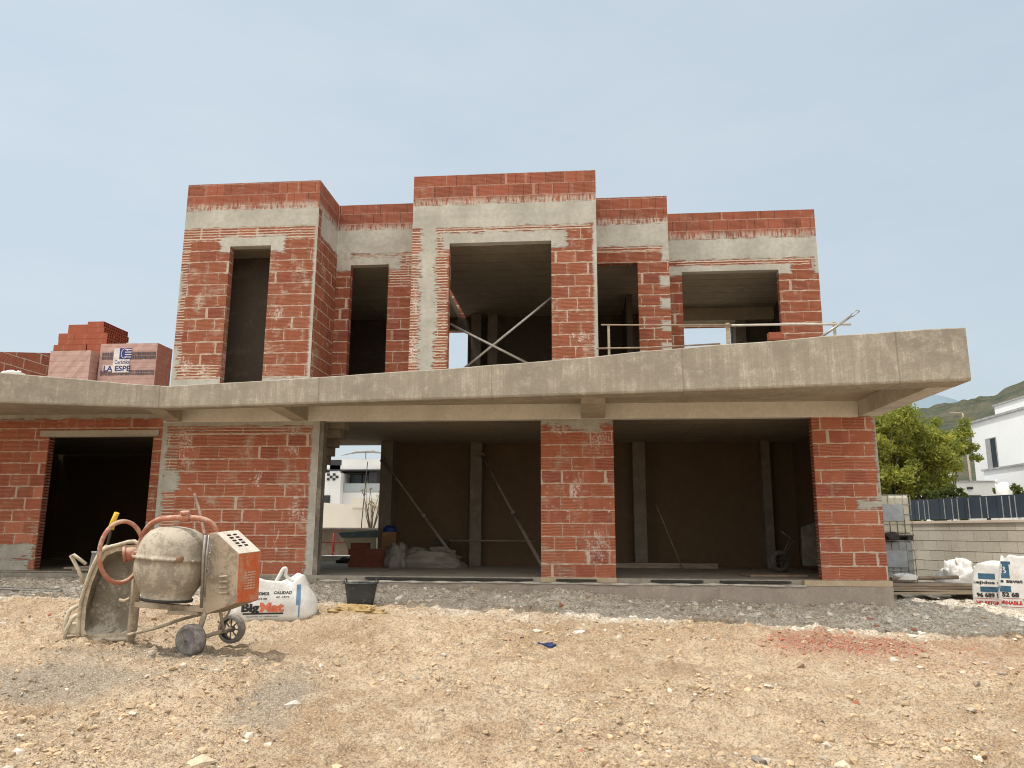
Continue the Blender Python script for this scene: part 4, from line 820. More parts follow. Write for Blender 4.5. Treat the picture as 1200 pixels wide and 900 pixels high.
# ------------------------------------------------------------------ bulk bags
def bag_mat(name, col=(.70, .69, .66)):
    t = NT(name); P = t.tc('Object'); n = t.noise(P, 5, 4, .6, .6); n2 = t.noise(t.scale(P, 1, 1, .25), 16, 4, .6, 1.2); wv = t.noise(P, 160, 2, .5); Z = t.sep(P)[2]
    c = t.mix(t.mr(n, .35, .7), col, tuple(x*.82 for x in col)); c = t.mix(t.mr(n2, .55, .75, 0, .35), c, tuple(x*.6 for x in col)); c = t.mix(t.mr(t.noise(P, 3, 4, .7), .56, .72, 0, .45), c, (.45, .37, .28))
    return t.fin(c, .75, t.m('ADD', t.m('MULTIPLY', n2, 1.), t.m('MULTIPLY', wv, .2)), .7, .012)
BAGM = bag_mat('woven_white_sack')
def fabric_bag(name, parent, M, sx, sy, h, seed, open_top=True, mat=BAGM, bulge=.10, sag=.25, rim=.03):
    """woven bag: rounded-square rings with folds, slumped rim that turns in; M places it (local z up)"""
    nk, nl = 72, 26; R = []
    for i in range(nl+1):
        f = i/nl; ring = []
        for k in range(nk):
            th = 2*math.pi*k/nk; cx, sn = math.cos(th), math.sin(th); e = .42+.3*f
            rx = abs(cx)**e*(1 if cx >= 0 else -1); ry = abs(sn)**e*(1 if sn >= 0 else -1)
            b = 1+bulge*math.sin(math.pi*min(1, f*1.15+.1))-.10*max(0, .12-f)/.12
            fold = .030*float(fbm(np.array([th*3.2+seed]), np.array([f*2.5]), seed, 4)[0])*2+.02*math.sin(th*7+seed+f*3)*f
            zz = h*f*(1-.0*abs(cx)); topw = sag*h*float(fbm(np.array([th*1.4+seed*3]), np.array([2.]), seed+5, 3)[0])*f**2*2
            sl = 1-.16*f**3
            ring.append(M @ Vector((sx/2*rx*b*sl*(1+fold), sy/2*ry*b*sl*(1+fold), zz+topw)))
        R.append(ring)
    if open_top:
        top = R[-1]; c = sum((Vector(p) for p in top), Vector())/nk
        R.append([Vector(p)+(c-Vector(p))*.05+Vector((0, 0, .008)) for p in top])
        R.append([Vector(p)+(c-Vector(p))*.16+Vector((0, 0, -.05)) for p in top]); R.append([Vector(p)+(c-Vector(p))*.5+Vector((0, 0, -.13*h/.6)) for p in top]); R.append([Vector(p)+(c-Vector(p))*.97+Vector((0, 0, -.12*h/.6)) for p in top])
    else:
        top = R[-1]; c = sum((Vector(p) for p in top), Vector())/nk
        for q, dz in ((.2, .02), (.45, .05), (.75, .05), (.98, .07)): R.append([Vector(p)+(c-Vector(p))*q+Vector((0, 0, dz+.03*math.sin(k*.7+q*9))) for k, p in enumerate(top)])
    mb = MB(); mb.rings(R); return mb.build(name, mat, parent, smooth=True)
def project(obj, parts, org, rgt, upv_, nrm_, mat, name, parent, off=.004, maxd=2.):
    """lay flat artwork (list of (verts2d, faces)) on obj's surface along -nrm"""
    bvh = BVHTree.FromPolygons([v.co for v in obj.data.vertices], [tuple(p.vertices) for p in obj.data.polygons])
    org, rgt, upv_, nrm_ = Vector(org), Vector(rgt).normalized(), Vector(upv_).normalized(), Vector(nrm_).normalized(); mb = MB()
    for v, f in parts:
        i0 = len(mb.v); ok = True; pts = []; last = 0.
        for p in v:
            q = org+rgt*p[0]+upv_*p[1]; h_ = bvh.ray_cast(q+nrm_*maxd, -nrm_)
            if h_[0] is None: pts.append(None)
            else: pts.append(h_[0]+nrm_*off)
        mb.v += [tuple(p) if p is not None else (0, 0, 0) for p in pts]
        for fc_ in f:
            if all(pts[k] is not None for k in fc_): mb.f.append(tuple(i0+k for k in fc_)); mb.sm.append(False)
    return mb.build(name, mat, parent)
def rect(x0, x1, y0, y1, n=10, m=6):
    v = [(x0+(x1-x0)*i/n, y0+(y1-y0)*j/m) for j in range(m+1) for i in range(n+1)]; f = [(j*(n+1)+i, j*(n+1)+i+1, (j+1)*(n+1)+i+1, (j+1)*(n+1)+i) for j in range(m) for i in range(n)]; return v, f
def frame(x0, x1, y0, y1, w_=.006): return [rect(x0, x1, y0, y0+w_, 14, 1), rect(x0, x1, y1-w_, y1, 14, 1), rect(x0, x0+w_, y0, y1, 1, 6), rect(x1-w_, x1, y0, y1, 1, 6)]
def txt(s, x, y, h, wd=None, weight=.004, slant=0.):
    v, f = text_mesh(s, h*1.38, weight*h*6); x0 = min(p[0] for p in v); x1 = max(p[0] for p in v); k = (wd/(x1-x0)) if wd else 1
    return ([(x+(p[0]-x0)*k+slant*p[1], y+p[1]) for p in v], f)
BLK = plain('black_ink', (.035, .033, .035), .7); BLU = plain('blue_grey_ink', (.045, .115, .18), .7, .25, 14); REDI = plain('red_ink', (.42, .04, .035), .7, .2); ORI = plain('orange_ink', (.62, .17, .09), .7, .2); BLS = plain('blue_stripe', (.13, .24, .38), .7)
def bagpose(px, py, yaw_extra=0., tiltx=0.):
    p, d = hit(px, py); p = Vector(p); p.z = min(gz(p.x, p.y), p.z+.03)-.03
    return p, d
# left bag, open and slumped
p, d = hit(322, 727); pL = Vector((CAM[0]+(p[0]-CAM[0])*(1+.28/d), p[1]+.28, p[2]-.03)); bl = thing('bulk_bag', pL, 'open white builders bag with orange lettering slumped behind the cement mixer', 'bulk bag')
kk = d/F; vz = math.atan2(pL.y-CAM[1], pL.x-CAM[0])-math.pi/2; ML = Matrix.Translation(pL+Vector(RX)*(-.02)) @ Matrix.Rotation(vz, 4, 'Z') @ Matrix.Rotation(math.radians(-3), 4, 'Y')
bo_ = fabric_bag('sack', bl, ML, 96*kk*.99, .62, 48*kk, 3, True)
# lifting loop
tube('lifting_loop', [ML @ Vector(q) for q in ((.02, -.16, .44), (.07, -.15, .53), (.115, -.13, .605), (.15, -.12, .60), (.145, -.11, .53), (.21, -.1, .47), (.3, -.12, .455))], .022, BAGM, bl, 8)
ax_ = Vector((math.cos(vz), math.sin(vz), 0)); nf = Vector((math.sin(vz), -math.cos(vz), 0)); org = pL
def lp(px, py): return ((px-322)*kk, (727-py)*kk+.0)
ar = lambda *a: project(bo_, a[1:], org, ax_, (0, 0, 1), nf, a[0][0], a[0][1], bl)
x_, y_ = lp(284, 713); ar((BLK, 'lettering'), txt('Big', x_, y_, 9*kk, 20*kk, .012)); x_, y_ = lp(304.5, 713.5); ar((ORI, 'lettering'), txt('Mat', x_, y_, 10*kk, 27*kk, .012))
x0, y0 = lp(286, 716.2); ar((BLK, 'print_bar'), rect(x0, x0+45*kk, y0-.5*kk, y0+1.3*kk, 16, 1)); x0, y0 = lp(290, 718.5); ar((BLK, 'lettering'), txt('materiales de construcción', x0, y0-1.2*kk, 1.6*kk, 35*kk, .002))
x0, y0 = lp(301, 695); ar((BLK, 'lettering'), txt('SOMOS', x0, y0, 3.4*kk, 13*kk, .01), txt('de la casa', x0, y0-5*kk, 2.4*kk, 11*kk, .006)); x0, y0 = lp(319, 694); ar((BLK, 'lettering'), txt('CALIDAD', x0, y0, 3.*kk, 21*kk, .008), txt('en obra', x0+3*kk, y0-4.2*kk, 2.2*kk, 15*kk, .004))
x0, y0 = lp(345, 707); ar((BLS, 'blue_stripe'), rect(x0, x0+5*kk, y0, y0+23*kk, 4, 12)); ar((BLS, 'blue_stripe'), rect(x0+3*kk, x0+4.5*kk, y0-14*kk, y0-.001, 2, 8))
# right bags
def rbag(name, px, py, wd, h, seed, lab, dy=.3, rz=0.):
    p, d = hit(px, py); q = Vector((CAM[0]+(p[0]-CAM[0])*(1+dy/d)+.02, p[1]+dy, p[2]-.03)); o = thing(name, q, lab, 'bulk bag', None); k = d/F
    vz_ = math.atan2(q.y-CAM[1], q.x-CAM[0])-math.pi/2; M = Matrix.Translation(q) @ Matrix.Rotation(vz_, 4, 'Z'); k *= math.cos(.33)*1.04; b = fabric_bag('sack', o, M, wd*k, .6, h*k, seed, True, bulge=.05, sag=.15); return o, b, q, k
o1, b1, q1, k1 = rbag('bulk_bag', 1165, 712, 45, 52, 13, 'smaller white bulk bag with blue print, the left one by the block wall', .3, .0)
o2, b2, q2, k2_ = rbag('bulk_bag', 1205, 720, 60, 68, 24, 'larger white bulk bag in front with a tall blue emblem, cut by the right edge', .28, .02)
def art(b, q, k, px0, py0, items, parent):
    vz_ = math.atan2(q.y-CAM[1], q.x-CAM[0])-math.pi/2; ax_ = Vector((math.cos(vz_), math.sin(vz_), 0)); nf = Vector((math.sin(vz_), -math.cos(vz_), 0))
    for mat, nm, parts in items: project(b, parts, q, ax_, (0, 0, 1), nf, mat, nm, parent)
X1 = lambda px: (px-1165)*k1; Y1_ = lambda py: (712-py)*k1
art(b1, q1, k1, 0, 0, [(BLU, 'print_block', [rect(X1(1149.5), X1(1167), Y1_(677), Y1_(670.5), 8, 3), rect(X1(1150.5), X1(1170.5), Y1_(692), Y1_(686), 10, 3)]),
    (BLK, 'lettering', [txt('tejidos savat', X1(1143.5), Y1_(682.5), 3.6*k1, 42*k1, .008)]), (BLK, 'lettering', [txt('96 689 52 68', X1(1146), Y1_(698), 4.6*k1, 36*k1, .012)]),
    (REDI, 'lettering', [txt('NO RETORNABLE', X1(1145.), Y1_(706.5), 3.9*k1, 38*k1, .012)]), (REDI, 'print_frame', [rect(X1(1143.5), X1(1182), Y1_(700.2), Y1_(699.6), 14, 1), rect(X1(1143.5), X1(1182), Y1_(709), Y1_(708.4), 14, 1)]),
    (BLS, 'blue_stripe', [rect(X1(1139.8), X1(1141.2), Y1_(706), Y1_(668), 2, 10)])], o1)
X2 = lambda px: (px-1203)*k2_; Y2_ = lambda py: (720-py)*k2_
art(b2, q2, k2_, 0, 0, [(BLU, 'emblem', [rect(X2(1172.5), X2(1186), Y2_(676.5), Y2_(659), 6, 8), rect(X2(1178), X2(1188), Y2_(660), Y2_(656.5), 6, 2)]), (BLU, 'print_block', [rect(X2(1172.5), X2(1186), Y2_(692.5), Y2_(685.5), 8, 3)]),
    (BLK, 'lettering', [txt('tejidos savat', X2(1156), Y2_(681.5), 4.2*k2_, 43*k2_, .008)]), (BLK, 'lettering', [txt('96 689 52 68', X2(1152.5), Y2_(698.), 5.*k2_, 41*k2_, .012)]),
    (REDI, 'lettering', [txt('NO RETORNABLE', X2(1152), Y2_(707), 4.2*k2_, 44*k2_, .012)]), (REDI, 'print_frame', [rect(X2(1155), X2(1198), Y2_(700.3), Y2_(699.7), 14, 1), rect(X2(1155), X2(1198), Y2_(710.4), Y2_(709.8), 14, 1), rect(X2(1197.4), X2(1198), Y2_(710.4), Y2_(699.7), 1, 4)])], o2)
vq = math.atan2(q2.y-CAM[1], q2.x-CAM[0])-math.pi/2; project(b2, [txt('B', X2(1176), Y2_(671), 9*k2_, 7*k2_, -.001)], q2, Vector((math.cos(vq), math.sin(vq), 0)), (0, 0, 1), Vector((math.sin(vq), -math.cos(vq), 0)), WH, 'emblem_letter', o2, .007)
p = Vector(hit(1150, 706)[0]); tag(crumple('sheeting', (p.x+.10, p.y+1.0, p.z+.05), (.62, .6, .56), SHEET, 9, amp=.35, n=40), 'crumpled white plastic heap behind the two bulk bags at the block wall', 'sheeting')
# black builders tub and sandy sack in front of the slab
p, d = hit(419, 712); tb_ = bucket('rubber_tub', Vector((p[0], p[1]+.12, p[2]-.015)), 19.5*d/F, 14.5*d/F, 29*d/F, dusty('black_rubber_tub', (.055, .06, .065), (.30, .28, .25), .3, .6, 0, 8), 'black rubber builders tub standing on the rubble before the left opening', 'tub', True, .9)
p, d = hit(418, 718); tag(crumple('burlap', (p[0], p[1], gz(p[0], p[1])-.03), (.62, .3, .085), dusty('straw_sack', (.36, .24, .10), (.52, .40, .22), .4, .95, 0, 14), 17, amp=.55, n=44), 'yellow-brown sacking lying flat in front of the black tub', 'sacking')
p, d = hit(641, 758); tag(crumple('rag', (p[0], p[1], gz(p[0], p[1])-.01), (.2, .1, .05), plain('blue_rag', (.03, .05, .13), .7), 8, amp=.6, n=24), 'small dark blue scrap lying on the dirt in the middle', 'scrap')

# ------------------------------------------------------------------ inside the ground floor
STEEL = dusty('rusty_prop', (.20, .155, .12), (.30, .25, .19), .45, .7)
for i, (a, b, l) in enumerate((((-4.0, 3.32, 2.1), (-2.34, 3.0, .03), 'steel prop leaning against the left column of the ground-floor room'), ((-2.02, 3.6, 2.2), (-.66, 1.6, .03), 'longer steel prop leaning towards the middle brick pier'))):
    o = thing('steel_prop', b, l, 'prop'); a, b = Vector(a), Vector(b); mid = a*.45+b*.55; pole('tube', b, mid, .034, STEEL, o, 10); pole('inner_tube', mid, a, .024, STEEL, o, 10); dn = (b-a).normalized()
    MB().tube([mid-dn*.06, mid+dn*.03], .045, 12).build('collar', STEEL, o); MB().tube([a, a+dn*.012], .07, 12).build('head_plate', STEEL, o); MB().tube([b-dn*.012, b], .07, 12).build('foot_plate', STEEL, o)
o = tag(MB().tube([(-2.75, 3.3, .50), (-.9, 3.3, .50)], .018, 8).build('handrail', STEEL, None), 'dark horizontal bar in front of the back wall of the left room', 'bar')
tr = thing('trestle', (-2.8, 3.35, 0), 'dark small trestle carrying the horizontal bar in the left room', 'trestle')
for x0 in (-2.85, -2.68): MB().tube([(x0, 3.15, 0.), (x0+.03, 3.3, .52)], .014, 6).tube([(x0, 3.45, 0.), (x0+.03, 3.32, .52)], .014, 6).build('leg', STEEL, tr)
MB().box(-2.9, -2.6, 3.22, 3.38, .40, .52).build('rail_box', DARK, tr, bevel=.01)
tag(crumple('plastic_sheet', (-2.93, 2.9, -.01), (1.35, .6, .33), dusty('dirty_film', (.20, .18, .15), (.27, .24, .20), .5, .45, 0, 4), 12, amp=.35, n=50), 'heap covered with crumpled translucent film on the floor of the left room', 'covered heap')
tag(crumple('plastic_sheet', (-3.5, 2.75, -.01), (.45, .5, .42), dusty('dirty_film2', (.19, .17, .15), (.25, .22, .19), .5, .4, 0, 4), 22, amp=.35, n=36), 'taller lump of crumpled film at the left end of the covered heap', 'covered heap')
CARD = dusty('brown_carton', (.19, .11, .055), (.3, .22, .15), .3, .9)
tag(MB().box(-3.88, -3.60, 3.0, 3.28, .36, .66).build('carton', CARD, None, bevel=.006), 'brown carton under the blue bundle beside the left column', 'carton')
tag(crumple('blue_bundle', (-3.76, 3.14, .655), (.26, .22, .12), plain('blue_film', (.02, .035, .16), .5), 5, amp=.2, n=28), 'blue bundle lying on top of the brown carton', 'bundle')
bs = thing('brick_heap', (-4.1, 2.85, 0), 'red hollow bricks piled beside the covered heap at the room edge', 'bricks')
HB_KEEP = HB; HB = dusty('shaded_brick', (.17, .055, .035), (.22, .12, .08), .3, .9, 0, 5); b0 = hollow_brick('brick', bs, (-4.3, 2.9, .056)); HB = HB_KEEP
for i in range(4):
    for j in range(3 if i < 3 else 1):
        if i == 0 and j == 0: continue
        for zz in ([0] if False else [0]):
            o = b0.copy(); C.objects.link(o); o.parent = bs; o.matrix_parent_inverse = b0.matrix_parent_inverse.copy(); o.location = (j*.25+(.04 if i % 2 else 0), rng.normal(0, .01), i*.113)
tag(MB().box(-3.93, -3.58, 2.95, 3.3, 0.001, .355).build('crate', CARD, None, bevel=.006), 'dark brown crate under the brown carton in the left room', 'crate')
# right room: boards and another wheelbarrow
tag(MB().box(.55, 2.55, 3.35, 3.60, .001, .10).build('board', WOOD, None, bevel=.005), 'long pale board on the floor at the back of the right room', 'board')
tag(MB().obox((3.0, .95, .02), (.9, .5, .03), Matrix.Rotation(.12, 3, 'Z')).build('sheet_board', wood_mat('ply', (.22, .15, .10), (.32, .24, .17)), None, bevel=.003), 'brown sheet of board lying just inside the right opening', 'board')
tag(pole('stick', (1.42, 3.3, 1.2), (1.85, 3.1, .02), .014, STEEL, None), 'thin bar leaning beside the middle column of the right room', 'bar')
w2 = thing('wheelbarrow', (3.55, 1.9, 0), 'wheelbarrow tipped up behind the right brick pier inside the room', 'wheelbarrow')
wm = dusty('barrow_dark', (.10, .09, .075), (.15, .13, .11), .5, .8); Mw = Matrix.Translation((3.42, 2.2, .19)) @ Matrix.Rotation(math.pi/2, 4, 'X') @ Matrix.Rotation(.3, 4, 'Y')
ww = MB().lathe([(.12, -.03), (.175, -.035), (.19, 0), (.175, .035), (.12, .03)], Mw, 26).build('wheel', wm, w2)
mb = MB()
for k in range(5): a_ = k*2*math.pi/5; mb.tube([Mw @ Vector((.02*math.cos(a_), .02*math.sin(a_), 0)), Mw @ Vector((.13*math.cos(a_), .13*math.sin(a_), 0))], .012, 6)
mb.build('spokes', wm, ww)
mb = MB(); cc = [(3.58, 2.0, .05), (3.95, 2.0, .05), (4.05, 2.05, .75), (3.70, 2.05, .72)]; mb.hexa([(3.72, 1.9, .12), (4.0, 1.9, .12), (4.05, 1.95, .88), (3.74, 1.95, .78)], [(3.80, 2.3, .28), (3.98, 2.3, .28), (4.0, 2.3, .72), (3.82, 2.3, .66)]); mb.build('tray', dusty('barrow_tray', (.13, .12, .095), (.19, .17, .14), .5, .8), w2, bevel=.02)
MB().tube([(3.42, 2.14, .19), (3.62, 2.0, .55), (3.40, 1.9, .70)], .014, 8).tube([(3.42, 2.26, .19), (3.66, 2.3, .6)], .014, 8).build('frame', wm, w2)
# pallet jack-like wheel in the garage
wg = thing('mixer_wheel', (-7.6, 2.2, .2), 'round dusty wheel rim hanging in the dark garage doorway', 'wheel'); Mw = Matrix.Translation((-8.15, 3.0, .62)) @ Matrix.Rotation(math.pi/2, 4, 'X')
MB().lathe([(.20, -.02), (.26, -.02), (.26, .02), (.20, .02), (.20, -.02)], Mw, 30).build('rim', wm, wg); MB().tube([Mw @ Vector((-.22, 0, 0)), Mw @ Vector((.22, 0, 0))], .012, 6).tube([Mw @ Vector((0, -.22, 0)), Mw @ Vector((0, .22, 0))], .012, 6).build('spokes', wm, wg)
MB().tube([(-8.15, 3.0, .36), (-8.15, 3.02, -.003)], .02, 6).build('stand', wm, wg)

# ------------------------------------------------------------------ right-hand side: boundary wall, fence, tanks, timber
A = Vector((7.07, 5.5, 0)); B = Vector((7.84, 2.93, 0)); dr_ = (A-B).normalized(); far_ = A+dr_*6.5; near_ = B-dr_*7.5; nw = Vector((-dr_.y, dr_.x, 0)); nw = nw if nw.x < 0 else -nw
BW = thing('boundary_wall', (A.x, A.y, -.5), 'grey concrete block boundary wall with a pale capping on the right', 'wall')
mb = MB(); wz = .88
q0 = [near_, far_, far_-nw*.2, near_-nw*.2]; mb.hexa([(p.x, p.y, -.75) for p in q0], [(p.x, p.y, wz) for p in q0]); bo = mb.build('block_wall', block_mat('concrete_blocks'), BW)
L_ = (far_-near_).length; uvl = bo.data.uv_layers[0].data
for l in bo.data.loops:
    co = bo.data.vertices[l.vertex_index].co; uvl[l.index].uv = ((Vector((co.x, co.y, 0))-near_).dot(dr_), co.z-wz+.14)
mb = MB(); q1_ = [near_+nw*.03, far_+nw*.03, far_-nw*.23, near_-nw*.23]; mb.hexa([(p.x, p.y, wz+.001) for p in q1_], [(p.x, p.y, wz+.055) for p in q1_]); mb.build('capping', plaster_mat('capping', (.50, .42, .34), (.60, .52, .43)), BW, bevel=.006)
FE = thing('slat_fence', (A.x, A.y, wz), 'dark blue-grey board fence with narrow light gaps on top of the boundary wall', 'fence')
FM = plain('anthracite_boards', (.035, .05, .068), .55, .15, 3); FG = plain('fence_gap_strips', (.36, .37, .37), .6)
mb = MB(); mg = MB(); Rm = Matrix.Rotation(math.atan2(dr_.y, dr_.x), 3, 'Z'); x = 0.05; gi = 0
while x < L_-.1:
    wd = [.17, .14, .22, .15, .30, .12][gi % 6]; c_ = near_+dr_*(x+wd/2)-nw*.1; mb.obox((c_.x, c_.y, wz+.30), (wd-.012, .02, .42), Rm)
    c_ = near_+dr_*(x+wd)-nw*.084
    if gi % 4 != 3: MB().obox((c_.x, c_.y, wz+.29), (.013, .012, .40), Rm).build('light_strip', FG, FE)
    x += wd; gi += 1
mb.build('boards', FM, FE); mb = MB()
for k in range(7): c_ = near_+dr_*(L_*(k+.5)/7)-nw*.15; mb.obox((c_.x, c_.y, wz+.27), (.05, .05, .44), Rm)
mb.build('posts', FM, FE)
# water tanks in cages (two stacked)
IV1 = dusty('tank_plastic', (.56, .53, .42), (.50, .45, .35), .35, .5, 0, 5); IV2 = dusty('tank_plastic_grey', (.30, .32, .33), (.40, .38, .34), .35, .5, 0, 5); PLT = plain('tank_label', (.33, .36, .38), .4, .15)
def tank(z0, h, mat, lab, c=(6.22, 4.75), rz=0.):
    o = thing('water_tank', (c[0], c[1], z0), lab, 'tank'); x0, x1, y0, y1 = c[0]-.36, c[0]+.36, c[1]-.36, c[1]+.36
    MB().box(x0+.02, x1-.02, y0+.02, y1-.02, z0+.12, z0+h-.015).build('tank_body', mat, o, bevel=.05)
    mb = MB()
    for k in range(6):
        a_ = x0+.005+(x1-x0-.01)*k/5; 
        for yy in (y0+.008, y1-.008): mb.tube([(a_, yy, z0+.1), (a_, yy, z0+h)], .0065, 6)
        a_ = y0+.008+(y1-y0-.016)*k/5
        for xx in (x0+.008, x1-.008): mb.tube([(xx, a_, z0+.1), (xx, a_, z0+h)], .0065, 6)
    for k in range(5):
        zz = z0+.12+(h-.125)*k/4; mb.tube([(x0, y0, zz), (x1, y0, zz), (x1, y1, zz), (x0, y1, zz), (x0, y0, zz)], .007, 6)
    mb.build('cage', GAL, o); mb = MB(); mb.box(x0, x1, y0, y1, z0+.075, z0+.10)
    for k in range(3): mb.box(x0+.30*k, x0+.30*k+.11, y0, y1, z0, z0+.075)
    mb.build('pallet', DARK if mat is IV1 else WOOD, o); MB().box(x0+.1, x1-.16, y0-.006, y0+.002, z0+h*.42, z0+h*.78).build('label_plate', PLT, o)
    return o
gt = gz(6.2, 4.6); t1 = tank(-.36, .90, IV2, 'lower grey caged water tank beside the boundary wall'); t2 = tank(.545, .90, IV1, 'upper cream caged water tank stacked on the grey one')
MB().tube([(6.0, 4.36, .62), (6.1, 4.33, .66)], .05, 12).build('valve', DARK, t2)
tag(crumple('black_hose_coil', (6.15, 4.30, .55), (.22, .12, .13), DARK, 31, amp=.6, n=20), 'dark tangled lump at the foot of the upper tank', 'hose')
# timber pile
tp = thing('timber_pile', (6.1, 2.7, -.4), 'low pile of weathered boards between the right pier and the bulk bags', 'timber pile')
MB().box(5.3, 5.4, 2.4, 3.3, -.50, -.36).box(6.7, 6.8, 2.4, 3.3, -.50, -.36).build('bearer', WOOD, tp)
k = 0
for lay in range(4):
    for j in range(5):
        if lay == 3 and j > 2: continue
        cx = 6.05+rng.normal(0, .05); wd = 1.75+rng.normal(0, .13); mb = MB(); mb.obox((cx, 2.48+j*.17+rng.normal(0, .01), -.335+lay*.048), (wd, .15, .04), Matrix.Rotation(rng.normal(0, .03), 3, 'Z') @ Matrix.Rotation(rng.normal(0, .012), 3, 'Y')); mb.build('board', PALEW if rng.random() < .3 else WOOD, tp, bevel=.003)
for i, (a, b, l) in enumerate((((5.35, 2.45, -.10), (6.6, 2.75, -.08), 'short thick log lying across the top of the timber pile'),)):
    tag(MB().tube([a, b], .035, 9).build('log', WOOD, None), l, 'log')
tag(crumple('rag', (5.62, 2.55, -.12), (.4, .25, .1), SHEET, 41, amp=.4, n=24), 'grey-white rag on the left end of the timber pile', 'rag')
p = Vector(hit(1150, 700)[0])

# ------------------------------------------------------------------ trees
LEAFM = {}
def leaf_mat(name, a, b, c):
    t = NT(name); k = t.attr('rnd')[2]; col = t.mix(t.mr(k, 0, .6, 0, 1, False), a, b); col = t.mix(t.mr(k, .6, 1, 0, 1, False), col, c)
    t.fin(col, .6); d = t.n('ShaderNodeBsdfTranslucent'); t.put(d.inputs[0], t.mix(.3, col, (.5, .55, .1))); mx = t.n('ShaderNodeMixShader'); mx.inputs[0].default_value = .35
    out_ = t.t.nodes['Material Output']; t.t.links.new(t.b.outputs[0], mx.inputs[1]); t.t.links.new(d.outputs[0], mx.inputs[2]); t.t.links.new(mx.outputs[0], out_.inputs[0]); return t.mat
BARK = dusty('bark', (.13, .10, .075), (.22, .18, .14), .4, .95)
def tree(name, base, crown_c, crown_r, nclump, nleaf, leaf, mat, label, seed, shape=.55):
    r = np.random.default_rng(seed); o = thing(name, base, label, 'tree'); base = Vector(base); cc = Vector(crown_c)
    cl = []
    while len(cl) < nclump:
        v = r.normal(0, 1, 3); v /= np.linalg.norm(v); q = v*(r.random()**.33)*np.array(crown_r)*(.82+.35*r.random())
        cl.append(np.array(cc)+q)
    cl = np.array(cl); fork = base.lerp(cc, .45); trunk = MB(); hh = crown_r[2]
    trunk.tube([base, base.lerp(fork, .5)+Vector((r.normal(0, .05), r.normal(0, .05), 0)), fork], [.05*hh+.04, .04*hh+.03, .03*hh+.03], 10)
    trunk.build('trunk', BARK, o); mb = MB()
    for c_ in cl[:max(14, nclump//5)]:
        c_ = Vector(c_); md_ = fork.lerp(c_, .5)+Vector(r.normal(0, .12*hh, 3)); mb.tube([fork, md_, c_], [.022*hh+.012, .012*hh+.008, .006], 6)
    mb.build('limbs', BARK, o)
    n = nclump*nleaf; cs = np.repeat(cl, nleaf, 0); rad = np.repeat(r.uniform(.6, 1.3, nclump), nleaf)[:, None]*np.array(crown_r).mean()*.20
    d = r.normal(0, 1, (n, 3)); d /= np.linalg.norm(d, axis=1)[:, None]; P = cs+d*rad*(r.random((n, 1))**.5)*np.array([1, 1, .75])
    a = r.normal(0, 1, (n, 3)); a /= np.linalg.norm(a, axis=1)[:, None]; b = np.cross(a, r.normal(0, 1, (n, 3))); b /= np.linalg.norm(b, axis=1)[:, None]; sz = leaf*r.uniform(.6, 1.3, (n, 1))
    Q = np.stack([P-a*sz, P+b*sz*.42, P+a*sz, P-b*sz*.42], 1).reshape(-1, 3)
    me = bpy.data.meshes.new('crown'); me.vertices.add(len(Q)); me.vertices.foreach_set('co', Q.ravel()); me.loops.add(n*4); me.loops.foreach_set('vertex_index', np.arange(n*4)); me.polygons.add(n); me.polygons.foreach_set('loop_start', np.arange(n)*4); me.update(calc_edges=True)
    at_ = me.attributes.new('rnd', 'FLOAT', 'POINT'); at_.data.foreach_set('value', np.repeat(np.clip(np.repeat(r.random(nclump), nleaf)*.6+r.random(n)*.4, 0, 1), 4)); me.materials.append(mat)
    c_ = bpy.data.objects.new('crown', me); C.objects.link(c_); c_.parent = o; c_.matrix_parent_inverse = Matrix.Translation(-o.location); return o
LG = leaf_mat('leaves_yellow_green', (.11, .135, .028), (.26, .28, .05), (.47, .44, .08)); LD = leaf_mat('leaves_dark_green', (.045, .065, .02), (.08, .11, .03), (.13, .16, .04)); LP = leaf_mat('leaves_pale', (.20, .18, .09), (.28, .25, .13), (.34, .32, .2))
tree('broadleaf_tree', (8.2, 9.0, -.5), (8.35, 9.0, 2.5), (1.2, 1.1, 1.6), 170, 200, .055, LG, 'bright yellow-green tree right behind the house corner', 3)
tree('broadleaf_tree', (9.4, 9.9, -.5), (9.55, 9.9, 3.0), (.95, .9, .95), 90, 150, .05, LG, 'shorter yellow-green tree next to the lamp pole', 5)
tree('broadleaf_tree', (8.9, 7.9, -.5), (8.62, 7.5, 1.35), (.52, .4, .52), 60, 120, .045, LD, 'low darker bush-like tree reaching over the boundary wall', 8)
tree('background_tree', (11.4, 17, -.5), (11.4, 17, 3.6), (2.0, 1.6, 1.5), 90, 120, .09, LD, 'dark green tree further back beside the white house', 11)
tree('ornamental_tree', (-6.35, 11.5, -.5), (-6.5, 11.5, 1.75), (.42, .3, .42), 16, 22, .028, LP, 'sparse pale dry tree before the white villa seen through the house', 14)
hd = tree('hedge', (12.1, 10.3, -.5), (12.2, 10.2, 1.9), (.9, .6, .25), 40, 100, .05, LD, 'dark clipped hedge in front of the white house on the right', 21)

